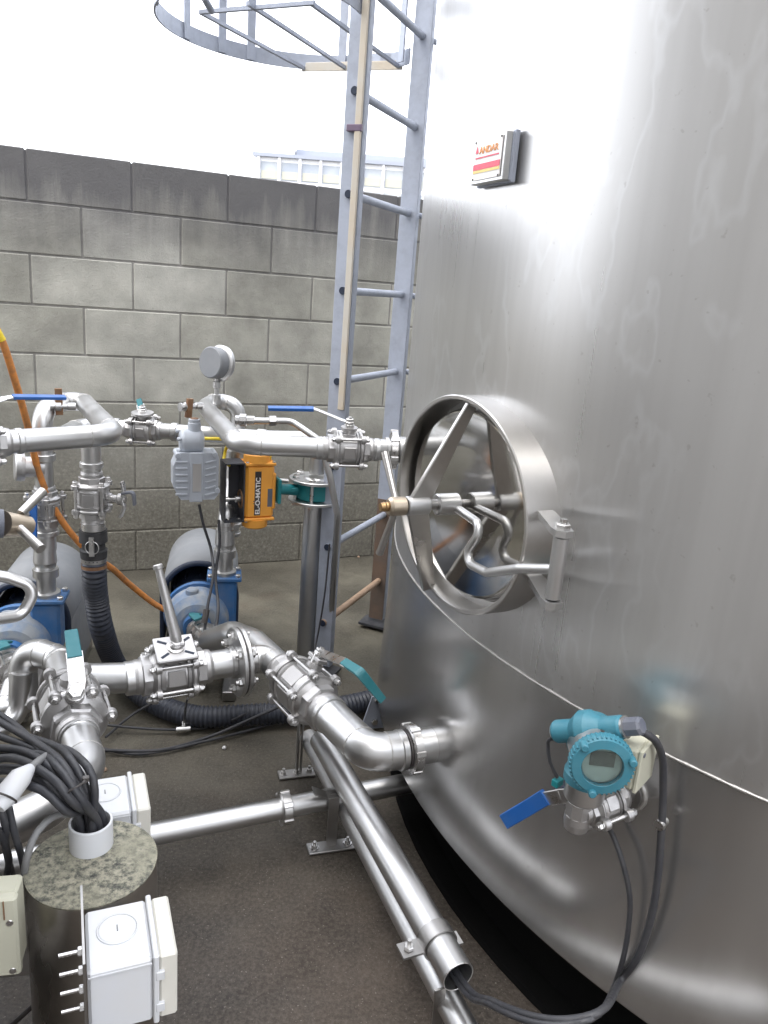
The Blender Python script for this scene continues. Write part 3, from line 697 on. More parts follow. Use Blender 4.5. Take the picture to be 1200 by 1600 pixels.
fv = thing('flange_joint', 'bolted round pipe flange right of the valve with the raised tube lever', 'flange', fl, None)
flange_pair(fv, fl, dH, .093, 6, .073, .35)
# horizontal valve
hR_, hL_ = XY(-.428, 1.855), XY(-.596, 1.763)
stub = pipe('short stainless spool between the bolted flange and raised lever valve', [[fl-dH*.012, hR_+dH*-.004]], R3, rings=((fl-dH*.02, dH, .0425, .014),))
vH, cH, uH, dh = ball_valve('three piece ball valve with square top pad and upright tube lever', hL_, hR_, R3, .067, V((.10, -.42, 1)), 6, rad(30), lug=1.05)
pd = cH+uH*.086; sdv = uH.cross(dh)
g = G(); g.box(pd, (.100, .082, .012), dh, sdv, ch=.004); g.box(pd-uH*.012, (.05, .05, .024), dh, sdv)
padp = part('mounting_pad', g, 'cast', vH)
for a in (-1, 1):
    for c in (-1, 1): part('pad_slot', G().box(pd+dh*a*.030+sdv*c*.022+uH*.0062, (.024, .007, .001), (dh*a+sdv*c*.6), sdv), 'navy', padp)
g = G(); g.lathe(pd+uH*.004, uH, [(0, .022), (.006, .021), (.008, .016), (.016, .015)], 24); g.hexn(pd+uH*.018, uH, .013, .010)
hh = part('handle', g, 'bolt', vH)
h0 = pd+uH*.016+dh*.004; h1 = pY(247, 886, pd.y+.045)
hdir = (h1-h0).normalized()
part('lever_tube', G().lathe(h0, hdir, [(0, .0125), (.02, .0145), ((h1-h0).length-.05, .0105), ((h1-h0).length-.006, .0095), ((h1-h0).length-.005, .0125), ((h1-h0).length+.004, .0125), ((h1-h0).length+.007, .010)], 20), 'cast', hh)
g = G(); g.box(h0+uH*.004, (.034, .020, .014), dh, sdv, ch=.003); part('lever_socket', g, 'cast', hh)
# left spool and the run under the second valve
j = XY(-.800, 1.700)
v3N, v3F = XY(-.628, 1.492), XY(-.742, 1.700); d3 = (v3N-v3F).normalized()
sp = pipe('stainless spool pipe running left from the upright lever valve', [[hL_-dh*.0, XY(-.735, 1.713)+d3*-.02]], R3, rings=((hL_-dh*.012, dh, .0430, .022),))
run = pipe('stainless pipe curving over behind the teal lever at the left', [[v3F+d3*.01, v3F-d3*.14, v3F-d3*.20+V((-.09, .0, -.0)), v3F-d3*.16+V((-.095, -.01, -.14))]], .037, bend=.06, rings=((v3F-d3*.13, d3, .0385, .010),))
part('reducer', G().tube([v3F-d3*.16+V((-.095, -.01, -.05)), v3F-d3*.16+V((-.10, -.03, -.16)), v3F-d3*.10+V((-.16, -.04, -.18)), v3F-d3*.06+V((-.22, .0, -.15))], .026, .05), 'pipe', run)
v3, c3, u3, _ = ball_valve('three piece ball valve with teal topped lever above the cable bundle', v3F, v3N, .040, .078, V((.15, -.3, 1)), 6, rad(30), lug=1.15)
b = pz(118, 1082, .475)
lever(v3, b, (b-c3).normalized(), [b, b+UP*.004+V((-.004, .02, .012)), pz(117, 1028, .52), pz(111, 986, .545)], V((.9, .2, 0)), 'teal', .036, .038, from_=2, stem_r=.014)
low = pipe('broad stainless pipe curving down left beneath the black cable bundle', [[v3N-d3*.004, XY(-.565, 1.385), XY(-.585, 1.245, .39), XY(-.80, .97, .39)]], .0385, bend=.10, rings=((v3N+d3*.006, d3, .0425, .016),))

# ---- upper line ---------------------------------------------------------
ZU = .965; R2_ = .0262
eL, eR = XY(-.172, 1.990, ZU), XY(-.045, 2.021, ZU); dE = (eR-eL).normalized()
fr = pipe('bent polished pipe from the pressure gauge to the blue lever valve', [[eL+dE*.003, XY(-.385, 1.952, ZU), XY(-.603, 2.50, ZU), XY(-.595, 2.625, ZU+.005), XY(-.520, 2.63, ZU-.01), XY(-.535, 2.63, .50)]], R2_, bend=.070,
          rings=((eL-dE*.010, dE, .030, .018), (XY(-.535, 2.63, .535), UP, .036, .014), (XY(-.535, 2.63, .50), UP, .034, .014)))
vE, cE, uE, _ = ball_valve('three piece ball valve with long blue lever beside the ladder', eL, eR, R2_, .050, V((0, -.10, 1)), 4, rad(45), lug=.85)
b = cE+uE*.066
lever(vE, b, uE, [b+uE*.004, b+UP*.010+V((-.018, -.004, 0)), pY(497, 641, 2.0), pY(490, 639, 1.99), pY(419, 638, 1.97)], V((0, 1, .25)), 'blue', .013, .022, from_=3, stem_r=.009, t=.0032)
part('mounting_pad', G().lathe(cE+uE*.05, uE, [(0, .020), (.006, .022), (.009, .022)], 24), 'cast', vE)
inlet = pipe('short pipe and slotted union entering the tank beside the manway', [[.028, eR-dE*.002, XY(.02, 2.046, ZU)]], .026, rings=((eR+dE*.012, dE, .0305, .014), (XY(-.006, 2.036, ZU), dE, .0335, .01)))
dI = V((1, .1, 0)); ring_union(inlet, XY(.012, 2.045, ZU), dI, .050, .022)
part('joint_sleeve', G().cyl(XY(.022, 2.046, ZU), XY(.055, 2.055, ZU), .035, seg=28), 'pipe', inlet)
# sample cock on the rising pipe
tap_o = pY(316, 634, 2.42)
def brown_tap(label, a, b, h0, h1, ring=None):
    t = thing('sample_tap', label, 'tap', a, 'brown handled sample taps')
    d = (b-a).normalized(); Ln = (b-a).length
    part('spout', G().lathe(a, d, [(0, .011), (Ln*.3, .011), (Ln*.32, .008), (Ln*.55, .008), (Ln*.57, .014), (Ln*.8, .014), (Ln*.82, .009), (Ln*.93, .009), (Ln*.94, .013), (Ln, .013)], 18), 'pipe', t)
    part('handle', G().ribbon([h0, h1], d, .020, .012), 'brown', t)
brown_tap('brown handled sample tap beneath the pressure gauge', tap_o, pY(281, 636, 2.36), pY(294, 652, 2.375), pY(297, 623, 2.375))
# pressure gauge
gc = pY(337, 567, 2.44); gd = V((-.52, -.84, .10)).normalized()
pgz = thing('pressure_gauge', 'round silver pressure gauge on a short stem above the bent pipe', 'gauge', pY(327, 630, 2.44))
part('case', G().lathe(gc-gd*.012, gd, [(0, .048), (.010, .0485), (.034, .0485), (.038, .045)], 48), 'cowl', pgz)
part('rim', G().lathe(gc-gd*.030, gd, [(0, .053), (.003, .056), (.014, .056), (.017, .053), (.020, .049)], 48), 'pipe', pgz)
part('glass', G().lathe(gc-gd*.033, gd, [(0, .050), (.002, .050)], 40), 'glass', pgz)
gs = V((gc.x+.004, gc.y+.003, 0))
part('stem', G().lathe(V((gs.x, gs.y, ZU+.02)), UP, [(0, .013), (.03, .013), (.032, .008), (.05, .008), (.052, .012), (.07, .012), (.072, .007), (gc.z-.045-ZU-.02, .007)], 16), 'pipe', pgz)
part('sticker', G().box(gc+gd*.0265+V((0, 0, -.028))+gd.cross(UP)*.006, (.018, .012, .0006), gd.cross(UP), UP), 'white', pgz)

# ---- left loop ----------------------------------------------------------
aL = XY(-.885, 1.775, ZU); a2 = XY(-.700, 1.950, ZU)
RP = pY(67, 700, 2.20); RX, RY = RP.x, RP.y
loop = pipe('looping stainless pipe behind the orange hose at the left', [[XY(-.885, 1.775, ZU), a2, XY(-1.025, 2.52, ZU), XY(RX, RY, ZU), V((RX, RY, .845))],], R2_+.002, bend=.085,
            rings=((XY(-.87, 1.79, ZU), (.73, .69, 0), .031, .014),))
dA = (a2-aL).normalized()
vA, cA, uA, _ = ball_valve('cropped ball valve with long blue lever at the left edge', aL-dA*.145, aL-dA*.003, R2_+.002, .050, V((0, -.1, 1)), 4, rad(45), lug=.95)
b = cA+uA*.075
lever(vA, b, uA, [b, b+UP*.015+V((.02, .02, 0)), pY(8, 622, 1.82), pY(20, 620, 1.84), pY(102, 621, 1.93)], V((-.4, 1, .3)), 'blue', .014, .020, from_=3, stem_r=.009, t=.003)
brown_tap('brown handled sample tap on the left looping pipe', pY(118, 635, 2.25), pY(78, 635, 2.22), pY(93, 648, 2.23), pY(91, 607, 2.23))
# drop from the loop into the black hose
dx = pY(143, 735, 2.10); dx = V((dx.x, dx.y, 0))
def D(z): return dx+UP*z
zt = pY(143, 700, 2.1).z; z1_ = pY(144, 738, 2.1).z; z2_ = pY(146, 815, 2.1).z; z3_ = pY(148, 838, 2.1).z; z4_ = pY(149, 884, 2.1).z
drop = pipe('short vertical pipe dropping from the loop into the hose valve', [[D(ZU-.03), D(z1_-.005)]], .0262, rings=((D(z1_+.022), UP, .0315, .016),))
vC, cC, uC, _ = ball_valve('upright ball valve with star knob feeding the black corrugated hose', D(z2_), D(z1_), .026, .050, V((1, .1, 0)), 4, rad(45), lug=.9)
g = G(); kb = cC+V((.075, 0, 0)); g.lathe(cC+V((.04, 0, 0)), V((1, 0, 0)), [(0, .012), (.03, .011), (.034, .017), (.044, .017), (.046, .009), (.055, .009)], 16)
kn = part('stem', g, 'bolt', vC)
part('handle', G().ribbon([kb+V((.01, 0, .052)), kb+V((.016, 0, .02)), kb+V((.010, 0, 0)), kb+V((.016, 0, -.02)), kb+V((.004, 0, -.052))], V((0, 1, 0)), .020, .007), 'bolt', vC)
part('lock_plate', G().ribbon([kb+V((.012, -.005, .02)), kb+V((.045, -.01, .028)), kb+V((.048, -.01, -.01))], V((0, 1, 0)), .018, .006), 'gland', vC)
cl = thing('hose_coupling', 'black cam lock hose coupling below the upright valve', 'coupling', D(z3_))
part('collar', G().lathe(D(z4_+.02), UP, [(0, .028), (.006, .036), (.03, .038), (.034, .032), (.05, .032), (.055, .039), (z3_-z4_, .038)], 28), 'rubber', cl)
part('adapter', G().lathe(D(z3_-.002), UP, [(0, .030), (.02, .030), (.024, .034), (z2_-z3_, .034)], 28), 'bolt', cl)
part('cam_lever', G().ribbon([D(z3_+.01)+V((.010, -.040, 0)), D(z4_+.045)+V((.012, -.046, 0))], V((1, 0, 0)), .014, .006), 'bolt', cl)
part('ring', G().sweep([D(z3_-.02)+V((.012+.019*cos(a), -.043, .019*sin(a))) for a in [2*pi*i/24 for i in range(24)]], .0014, 6, closed=True), 'bolt', cl)
hp = [D(z4_+.035), D(z4_-.03), pY(150, 930, 2.13), pY(160, 985, 2.16), pz(182, 1040, .10), pz(225, 1088, .055), pz(300, 1118, .045), pz(400, 1116, .045), pz(505, 1108, .045), pz(580, 1094, .048), pz(640, 1075, .05)]
P = catmull(hp, .0034)
g = G(); g.sweep(P, lambda i: .0350 if i % 4 in (0, 1) else .0298, 20)
ho = thing('corrugated_hose', 'thick black corrugated hose dropping from the valve and lying across the yard', 'hose', hp[0])
part('hose', g, 'hose', ho)
part('clamp', G().lathe(D(z4_-.005), UP, [(0, .0355), (.014, .0355)], 28), 'brown', ho)
part('clamp', G().lathe(D(z4_+.014), UP, [(0, .0355), (.012, .0355)], 28), 'dull', ho)
# ---- middle rear header -------------------------------------------------
ZB_ = .862; YB = 2.56
bA, bB = V((pY(196, 682, YB).x, YB, ZB_)), V((pY(252, 683, YB).x, YB, ZB_))
hdr = pipe('rear stainless header pipe behind the pressure gauge', [[V((RX, RY, ZB_)), V((-1.03, 2.56, ZB_)), bA+V((.004, 0, 0))], [bB-V((.004, 0, 0)), V((-.42, YB+.02, ZB_)), V((-.245, 2.64, ZB_)), V((-.245, 2.64, .74))]], .0262, bend=.085,
           rings=((bB+V((.045, 0, 0)), V((1, 0, 0)), .031, .02), (bA-V((.03, 0, 0)), V((1, 0, 0)), .031, .02), (V((-.43, YB+.02, ZB_)), V((1, 0, 0)), .030, .03)))
vB, cB, uB, _ = ball_valve('three piece ball valve with short upright pale lever in front of the wall', bA, bB, .026, .048, V((0, -.12, 1)), 4, rad(45), lug=.9)
b = cB+uB*.064
part('mounting_pad', G().lathe(cB+uB*.05, uB, [(0, .014), (.002, .036), (.009, .036)], 24), 'cast', vB)
lever(vB, b, uB, [b, pY(221, 640, YB+.01), pY(217, 624, YB+.03)], V((1, 0, 0)), 'teal', .026, .022, from_=1, stem_r=.010, shank='white')
tubey = pipe('thin steel tube with union looping over the rear header and down', [[pY(372, 657, 2.45), pY(455, 658, 2.47), pY(500, 688, 2.42), pY(516, 745, 2.42), pY(527, 805, 2.44), pz(513, 1032, .02)]], .0105, bend=.05, seg=14)
g = G(); a = pY(368, 656, 2.45); b = pY(398, 657, 2.455); g.lathe(a, b-a, [(0, .014), (.012, .014), (.014, .020), (.034, .020), (.036, .014), ((b-a).length, .014)], 8, smooth=False); part('union_nut', g, 'bolt', tubey)
g = G(); a = pY(420, 657, 2.46); b = pY(432, 657, 2.465); g.hexn(a, b-a, .018, (b-a).length); part('union_nut', g, 'bolt', tubey)

# ---- butterfly valve on the vertical riser ------------------------------
bx, by = -.245, 2.64
zf = pY(495, 750, by).z; zg = pY(495, 779, by).z
rs = pipe('wide vertical stainless riser standing beside the near ladder rail', [[V((bx, by, .0)), V((bx, by, zg-.01))]], .038, group=None)
part('base_ring', G().lathe(V((bx, by, .002)), UP, [(0, .05), (.012, .05), (.014, .04)], 28), 'dull', rs)
bv = thing('butterfly_valve', 'teal butterfly valve clamped between two flanges on the vertical riser', 'valve', V((bx, by, zg)))
for z, s in ((zf-.002, 1), (zg+.002, -1)):
    part('flange', G().lathe(V((bx, by, z)), UP*s, [(0, .0925), (.0015, .094), (.009, .094), (.0105, .0925)], 44), 'pipe', bv)
    part('weld_neck', G().lathe(V((bx, by, z+s*.009)), UP*s, [(0, .046), (.006, .040)], 28), 'pipe', bv)
hmid = (zf+zg)/2
part('body', G().lathe(V((bx, by, zg+.004)), UP, [(0, .066), (.004, .070), (zf-zg-.012, .070), (zf-zg-.008, .066)], 36), 'teal_iron', bv)
for k in range(6):
    a = 2*pi*k/6+.45; o = V((bx+.074*cos(a), by+.074*sin(a), 0)); g = G(); g.cyl(o+UP*(zg-.022), o+UP*(zf+.022), .0065, seg=10); g.hexn(o+UP*(zf+.009), UP, .0125, .010); g.hexn(o+UP*(zg-.009), -UP, .0125, .010)
    part('bolt', g, 'bolt', bv)
AX = V((.90, .43, 0)).normalized(); AY = V((-AX.y, AX.x, 0))
ac = pY(402, 765, 2.52)                     # actuator centre
hb_ = V((bx, by, ac.z+.0))
g = G(); e0 = ac+AX*.062
g.lathe(hb_-AX*.07+UP*(hmid-ac.z), (e0-(hb_-AX*.07+UP*(hmid-ac.z))), [(0, .020), (.02, .019), ((e0-hb_).length-.07, .018)], 20)
g.ribbon([hb_-AX*.075+UP*(hmid-ac.z+.012)-AY*.03, hb_-AX*.10+UP*(hmid-ac.z+.006)-AY*.022], UP, .012, .012)
part('neck', g, 'teal_iron', bv)
part('top_flange', G().box(e0+AX*.004, (.012, .085, .085), AX, AY, ch=.003), 'teal_iron', bv)
part('locking_pin', G().rcyl(e0+AX*.012+UP*.030, e0+AX*.045+UP*.026, .0075, 12), 'bolt', bv)
# ---- pneumatic actuator -------------------------------------------------
act = thing('pneumatic_actuator', 'orange pneumatic valve actuator with EL-O-MATIC lettering', 'actuator', ac)
g = G(); g.box(ac, (.098, .070, .185), AX, AY, ch=.010); g.box(ac+AX*.045, (.022, .060, .125), AX, AY, ch=.004); part('body', g, 'orange', act)
for s in (1, -1):
    g = G(); g.box(ac+UP*s*.094, (.104, .076, .010), AX, AY, ch=.003); g.lathe(ac+UP*s*.097-AX*.006, UP*s, [(0, .044), (.026, .0425), (.031, .036)], 36); part('end_cap', g, 'orange', act)
    for a in (-1, 1):
        g = G(); g.hexn(ac+UP*s*.097+AX*a*.044-AY*.031, UP*s, .0055, .006); part('screw', g, 'bolt', act)
fc = ac-AY*.0352
part('lettering_panel', G().box(fc-AX*.008-UP*.004, (.021, .0008, .150), AX, AY), 'ink', act)
lettering('lettering', 'EL-O-MATIC', .0215, fc-AX*.0005-UP*.076-AY*.0008, UP, -AX, 'pale_print', act, depth=.0005, bold=.0003, sx=1.08)
for a in (-1, 1): part('letter_dot', G().box(fc-AX*.0205-UP*(.034-.004*a*1.0)-AY*.0004, (.003, .0008, .003), AX, AY), 'ink', act)
part('data_plate', G().box(fc+AX*.034-UP*.020, (.016, .0012, .062), AX, AY), 'gland', act)
# black bracket frame
bc = ac-AX*.085
br_ = thing('mounting_bracket', 'black steel bracket frame left of the orange actuator', 'bracket', bc)
g = G(); g.box(bc+AX*.031, (.004, .075, .20), AX, AY); part('plate', g, 'blackplate', br_)
part('plate', G().box(bc-AX*.031-UP*.0, (.004, .075, .20), AX, AY), 'blackplate', br_)
part('plate', G().box(bc+AX*.014+AY*.0375, (.036, .004, .19), AX, AY), 'blackplate', br_)
for s in (1, -1): part('web', G().box(bc+UP*s*.098, (.058, .075, .004), AX, AY), 'blackplate', br_)
for s in (1, -1): part('screw', G().hexn(bc+UP*(-.094)+AX*s*.018-AY*.02, UP, .006, .004), 'bolt', br_)
part('drive_shaft', G().lathe(bc-AX*.03-UP*.03, AX, [(0, .009), (.02, .009), (.021, .005), (.04, .005), (.041, .011), (.058, .011)], 16), 'bolt', br_)
part('shaft_ring', G().sweep([bc+AX*.0285-UP*.03+(AY*cos(a)+UP*sin(a))*.028 for a in [2*pi*i/30 for i in range(30)]], .004, 8, closed=True), 'brown', br_)
# grey switch box with round conduit dome
gb = pY(304, 741, 2.42); GX, GY = V((.93, .36, 0)).normalized(), V((-.36, .93, 0)).normalized()
sb = thing('switch_box', 'grey ribbed limit switch box with round conduit hub on top', 'switch box', gb)
g = G(); hw_, hh_ = .066, .077
poly = [(-.070, .035), (-.052, .078), (.060, .078), (.070, .066), (.070, -.058), (.058, -.074), (-.045, -.074), (-.056, -.060), (-.070, -.03)]
g.prism(poly, gb-GY*.040, GX, UP, GY*.08); part('case', g, 'greyact', sb)
part('cover_band', G().box(gb+GX*.0-GY*.0405, (.040, .010, .160), GX, GY, ch=.002), 'greyact', sb)
part('label_plate', G().box(gb+GX*.002-GY*.0462, (.026, .0010, .090), GX, GY), 'silver', sb)
for k in range(6):
    z = .05-.021*k
    part('rib', G().box(gb-GX*.045-GY*.0405+UP*z, (.036, .008, .006), GX, GY, ch=.001), 'greyact', sb)
    part('rib', G().box(gb+GX*.045-GY*.0405+UP*z, (.034, .008, .006), GX+UP*.25, GY, ch=.001), 'greyact', sb)
for a, c in ((-.056, .07), (.058, .072), (.066, -.045)):
    part('screw_boss', G().rcyl(gb+GX*a-GY*.046+UP*c, gb+GX*a+GY*.03+UP*c, .009, 14), 'greyact', sb)
dc = gb+UP*.108-GX*.002
dm = part('conduit_hub', G().lathe(dc-GX*.046, GX, [(0, .026), (.004, .034), (.012, .039), (.06, .039), (.070, .034), (.076, .02)], 32), 'greyact', sb)
part('hub_spout', G().lathe(dc+UP*.03, UP, [(0, .021), (.028, .020), (.030, .018), (.040, .018), (.041, .014)], 24), 'greyact', sb)
part('hub_plug', G().lathe(dc+UP*.0705, UP, [(0, .013), (.003, .012)], 20), 'brown', sb)
for a in (-.5, 1.2, 2.6): part('screw', G().rcyl(dc-GX*.044+(UP*cos(a)-GY*sin(a))*.033, dc-GX*.056+(UP*cos(a)-GY*sin(a))*.033, .006, 10), 'greyact', sb)
yl = thing('air_tube', 'yellow air hose bent around the black bracket', 'tube', pY(322, 684, 2.48))
part('hose', G().wire([pY(320, 685, 2.50), pY(345, 686, 2.49), pY(356, 690, 2.52), pY(352, 705, 2.56), pY(350, 722, 2.54), pY(358, 727, 2.50)], .0055), 'yellow', yl)
part('hose', G().wire([pY(421, 700, 2.54), pY(422, 712, 2.54), pY(421, 720, 2.55)], .0055), 'yellow', yl)
# black cables hanging from the switch box
for lab, pts in (('black cable drooping from the switch box to the blue pump', [pY(311, 788, 2.42), pY(318, 820, 2.42), pY(330, 860, 2.42), pY(333, 900, 2.36), pY(324, 950, 2.3), pY(318, 1000, 2.25)]),
                 ('black cable hanging from the black bracket in front of the pump', [pY(342, 812, 2.44), pY(343, 850, 2.42), pY(337, 900, 2.38), pY(341, 950, 2.3), pY(335, 990, 2.24), pY(326, 1004, 2.2)])):
    t = thing('cable', lab, 'cable', pts[0], None); part('sheath', G().wire(pts, .0048), 'cable', t)
    if 'switch' in lab: part('connector', G().rcyl(pY(323, 952, 2.29), pY(319, 974, 2.27), .010, 14), 'ink', t)

# ================================================================== pumps
def make_pump(org, label):
    """org: floor point under the volute centre; shaft points away from the camera"""
    O = V(org); ax = V((-.20, .98, 0)).normalized(); sd = V((ax.y, -ax.x, 0)); zc = .245
    P = lambda s, a, z: O+sd*s+ax*a+UP*z
    t = thing('pump', label, 'pump', O, 'blue pumps under grey cowls')
    # rain cowl over the motor
    g = G(); K = 28; rc = .135; v = []
    for a0, r in ((.10, rc), (.48, rc), (.48, rc-.004), (.10, rc-.004)):
        for i in range(K+1):
            q = pi*1.0*i/K; v.append(P(-cos(q)*r, a0, zc+.03+sin(q)*r*1.02))
    n = K+1; f = []
    for k in range(4):
        f += [(k*n+i, k*n+i+1, ((k+1) % 4)*n+i+1, ((k+1) % 4)*n+i) for i in range(K)]
    g.add(v, f, True)
    for s in (-1, 1): g.box(P(s*(rc-.002), .29, (zc+.03)/2+.02), (.004, .38, zc-.02), sd, ax)
    part('cowl', g, 'cowl', t)
    g = G(); rt_ = [P(-cos(pi*i/K)*(rc-.008), .098, zc+.03+sin(pi*i/K)*(rc-.008)*1.02) for i in range(-0, K+1)]; rt_ = [P(-(rc-.008), .098, .06)]+rt_+[P(rc-.008, .098, .06)]
    g.ribbon(rt_, ax, .012, .022, .0001) if False else g.sweep(rt_, .010, 8); part('cowl_trim', g, 'navy', t)
    g = G(); v = [P(-cos(pi*i/K)*(rc-.006), .47, zc+.03+sin(pi*i/K)*(rc-.006)) for i in range(K+1)]+[P(rc-.006, .47, .03), P(-rc+.006, .47, .03)]
    g.add(v, [tuple(range(len(v)))]); part('cowl_back', g, 'cowl', t)
    part('motor', G().lathe(P(0, .08, zc), ax, [(0, .085), (.02, .098), (.30, .098), (.33, .07)], 32), 'navy', t)
    for k in range(12):
        q = 2*pi*k/12; part('cooling_fin', G().box(P(cos(q)*.101, .26, zc+sin(q)*.101), (.012, .24, .004), sd*cos(q)+UP*sin(q), ax), 'navy', t)
    part('adapter', G().lathe(P(0, .02, zc), ax, [(0, .115), (.012, .118), (.03, .112), (.08, .085)], 36), 'pump_blue', t)
    g = G(); g.lathe(P(0, -.075, zc), ax, [(0, .055), (.006, .075), (.03, .098), (.06, .105), (.085, .108), (.095, .104)], 40); vo = part('volute', g, 'pump_dirty', t)
    g = G(); g.lathe(P(0, -.10, zc), ax, [(0, .045), (.028, .048), (.03, .062), (.034, .066)], 28); part('suction_boss', g, 'pump_blue', vo)
    for k in range(6):
        q = 2*pi*k/6+.4; part('bolt', G().hexn(P(cos(q)*.094, -.012, zc+sin(q)*.094), -ax, .009, .010), 'bolt', vo)
    g = G(); g.box(P(.085, .02, zc+.055), (.085, .075, .16), sd, ax, ch=.008); g.box(P(.085, .02, zc+.145), (.115, .095, .014), sd, ax, ch=.003); g.box(P(.085, .02, zc-.06), (.05, .06, .12), sd, ax, ch=.008)
    part('discharge_casing', g, 'pump_blue', t)
    for a in (-1, 1):
        for b in (-1, 1): part('bolt', G().hexn(P(.085+a*.046, .02+b*.036, zc+.152), UP, .009, .010), 'bolt', t)
    part('fill_plug', G().lathe(P(-.02, -.02, zc+.095), UP, [(0, .022), (.014, .021), (.018, .016)], 20), 'pump_dirty', t)
    g = G()
    for s in (-1, 1): g.box(P(s*.11, .16, .020), (.045, .62, .036), sd, ax, ch=.003)
    g.box(P(0, -.06, .075), (.07, .05, .11), sd, ax, ch=.004); g.box(P(0, .20, .07), (.14, .12, .10), sd, ax, ch=.004)
    part('base_frame', g, 'dull', t)
    # discharge stub with clamp union
    g = G(); g.lathe(P(.085, .02, zc+.152), UP, [(0, .040), (.012, .040), (.014, .028), (.06, .028), (.062, .037), (.088, .037), (.090, .028), (.11, .034), (.16, .030)], 28); part('discharge_stub', g, 'pipe', t)
    # suction valve and elbow towards the camera
    g = G(); s0 = P(0, -.10, zc); q0 = P(.05, -.23, zc+.01)
    g.lathe(s0, q0-s0, [(0, .036), (.02, .036), (.022, .042), (.035, .042), (.037, .034), (.06, .034), (.062, .046), (.074, .046), (.076, .036), (.12, .036), (.122, .046), (.134, .046), (.136, .034), (.16, .033)], 20); part('suction_valve', g, 'bolt', t)
    for k in range(4):
        q = pi/2*k+.6; d = (q0-s0).normalized(); x, y, _ = basis(d); o = (x*cos(q)+y*sin(q))*.046; part('tie_rod', G().cyl(s0+d*.052+o, s0+d*.145+o, .0045, seg=8), 'bolt', t)
    part('suction_grip', G().ribbon([s0+UP*.055, s0+UP*.066+V((-.005, -.03, 0)), s0+UP*.062+V((.02, -.055, 0))], V((1, 0, 0)), .030, .008), 'teal', t)
    return t, P, q0
o2 = pz(312, 1018, 0); _zc = pY(310, 935, 2.46)
p2, PP2, q2 = make_pump(V((_zc.x, 2.46, 0)), 'blue pump under a grey cowl below the orange actuator')
_z1 = V((RX-.085*.98, 0, 0))
p1, PP1, q1 = make_pump(V((RX-.0872, RY-.037, 0)), 'blue pump under a grey cowl at the left edge')
# pump 1 riser with its own valve
r1 = V((RX, RY, 0))
rz0 = .245+.30
ris = pipe('stainless riser pipe above the left pump', [[V((r1.x, r1.y, rz0)), V((r1.x, r1.y, .60)), V((r1.x, r1.y, .85))], ], .0262, rings=((V((r1.x, r1.y, .60)), UP, .036, .016), (V((r1.x, r1.y, .83)), UP, .035, .02)))
vR, cR, uR, _ = ball_valve('upright ball valve with blue lever hanging on the left pump riser', V((r1.x, r1.y, .61)), V((r1.x, r1.y, .74)), .026, .048, V((-.3, -.95, 0)), 4, rad(45), lug=.9)
b = cR+uR*.062; lever(vR, b, uR, [b, b+UP*.02, b+UP*.015+V((.012, -.004, .02)), b+V((.016, -.02, -.075))], V((1, -.1, 0)), 'blue', .018, .024, from_=1, stem_r=.009)
g = G(); c_ = V((r1.x, r1.y, .80)); hd_ = V((-.75, -.45, .05)).normalized(); g.lathe(c_, hd_, [(0, .03), (.05, .030), (.052, .041), (.062, .043), (.075, .041), (.078, .036)], 28); part('blank_branch', g, 'cast', ris)
ps = pipe('small suction elbow pipe below the left pump', [[q1+V((0, 0, 0)), q1+V((.02, -.11, -.045)), q1+V((.085, -.10, -.02)), q1+V((.10, -.06, .08))]], .0255, bend=.05)
ps2 = pipe('short suction pipe between the right pump and the swept tee', [[q2, q2+V((.03, -.04, .01)), XY(-.500, 2.17, .30)]], .034, bend=.05)
dsc = PP2(.085, .02, 0)
sx2 = pipe('stainless discharge riser above the right pump', [[V((dsc.x, dsc.y, .53)), V((dsc.x, dsc.y, .60)), V((-.535, 2.63, .68)), V((-.535, 2.63, .80))]], .0262, bend=.05)

# ================================================================== floor level pipes
fa, fb, fc_ = pz(235, 1304, .12), pz(445, 1262, .12), pz(700, 1212, .12)
ffd = (fb-fa).normalized()
fp1 = pipe('straight stainless drain pipe crossing the floor to under the tank', [[fa-ffd*.35, fb-ffd*.012], [fb+ffd*.012, fb+ffd*.75]], .0262, rings=((fb+ffd*.40, ffd, .029, .02),))
ring_union(fp1, fb, ffd, .041, .026)
cA, cB = pz(502, 1155, .215), pz(716, 1526, .19); cdv = (cB-cA).normalized()
con = thing('cable_conduit', 'open ended steel conduit tube slanting past the tank with cables inside', 'conduit', cB)
g = G(); Lc = (cB-cA).length; g.lathe(cA, cdv, [(0, .031), (Lc, .031)], 36, caps=False); g.lathe(cA, cdv, [(Lc-.0, .031), (Lc, .0295)], 36, caps=False); g.lathe(cB, -cdv, [(0, .0288), (Lc, .0288)], 36, caps=False)
part('tube', g, 'pipe', con)
part('rim', G().sweep([cB+(basis(cdv)[0]*cos(a)+basis(cdv)[1]*sin(a))*.0299 for a in [2*pi*i/40 for i in range(40)]], .0014, 6, closed=True), 'bolt', con)
cs_ = cB-cdv*.085; sdc = cdv.cross(UP).normalized(); upc = sdc.cross(cdv)
part('clamp_band', G().lathe(cs_-cdv*.016, cdv, [(0, .032), (0, .0355), (.032, .0355), (.032, .032)], 36, caps=False), 'dull', con)
part('clamp_ear', G().box(cs_+sdc*.055-upc*.004, (.034, .045, .005), cdv, sdc), 'dull', con); part('clamp_ear', G().box(cs_-sdc*.040-upc*.012, (.030, .022, .005), cdv, sdc), 'dull', con); g = G(); g.cyl(cs_+sdc*.060-upc*.012, cs_+sdc*.060+upc*.020, .004, seg=10); g.hexn(cs_+sdc*.060-upc*.001, upc, .010, .008); part('clamp_bolt', g, 'bolt', con)
lA, lB = pz(482, 1152, .10), pz(722, 1603, .10)
pipe('long stainless pipe lying on the floor beneath the open conduit', [[lA, lB+(lB-lA)*.5]], .0262)
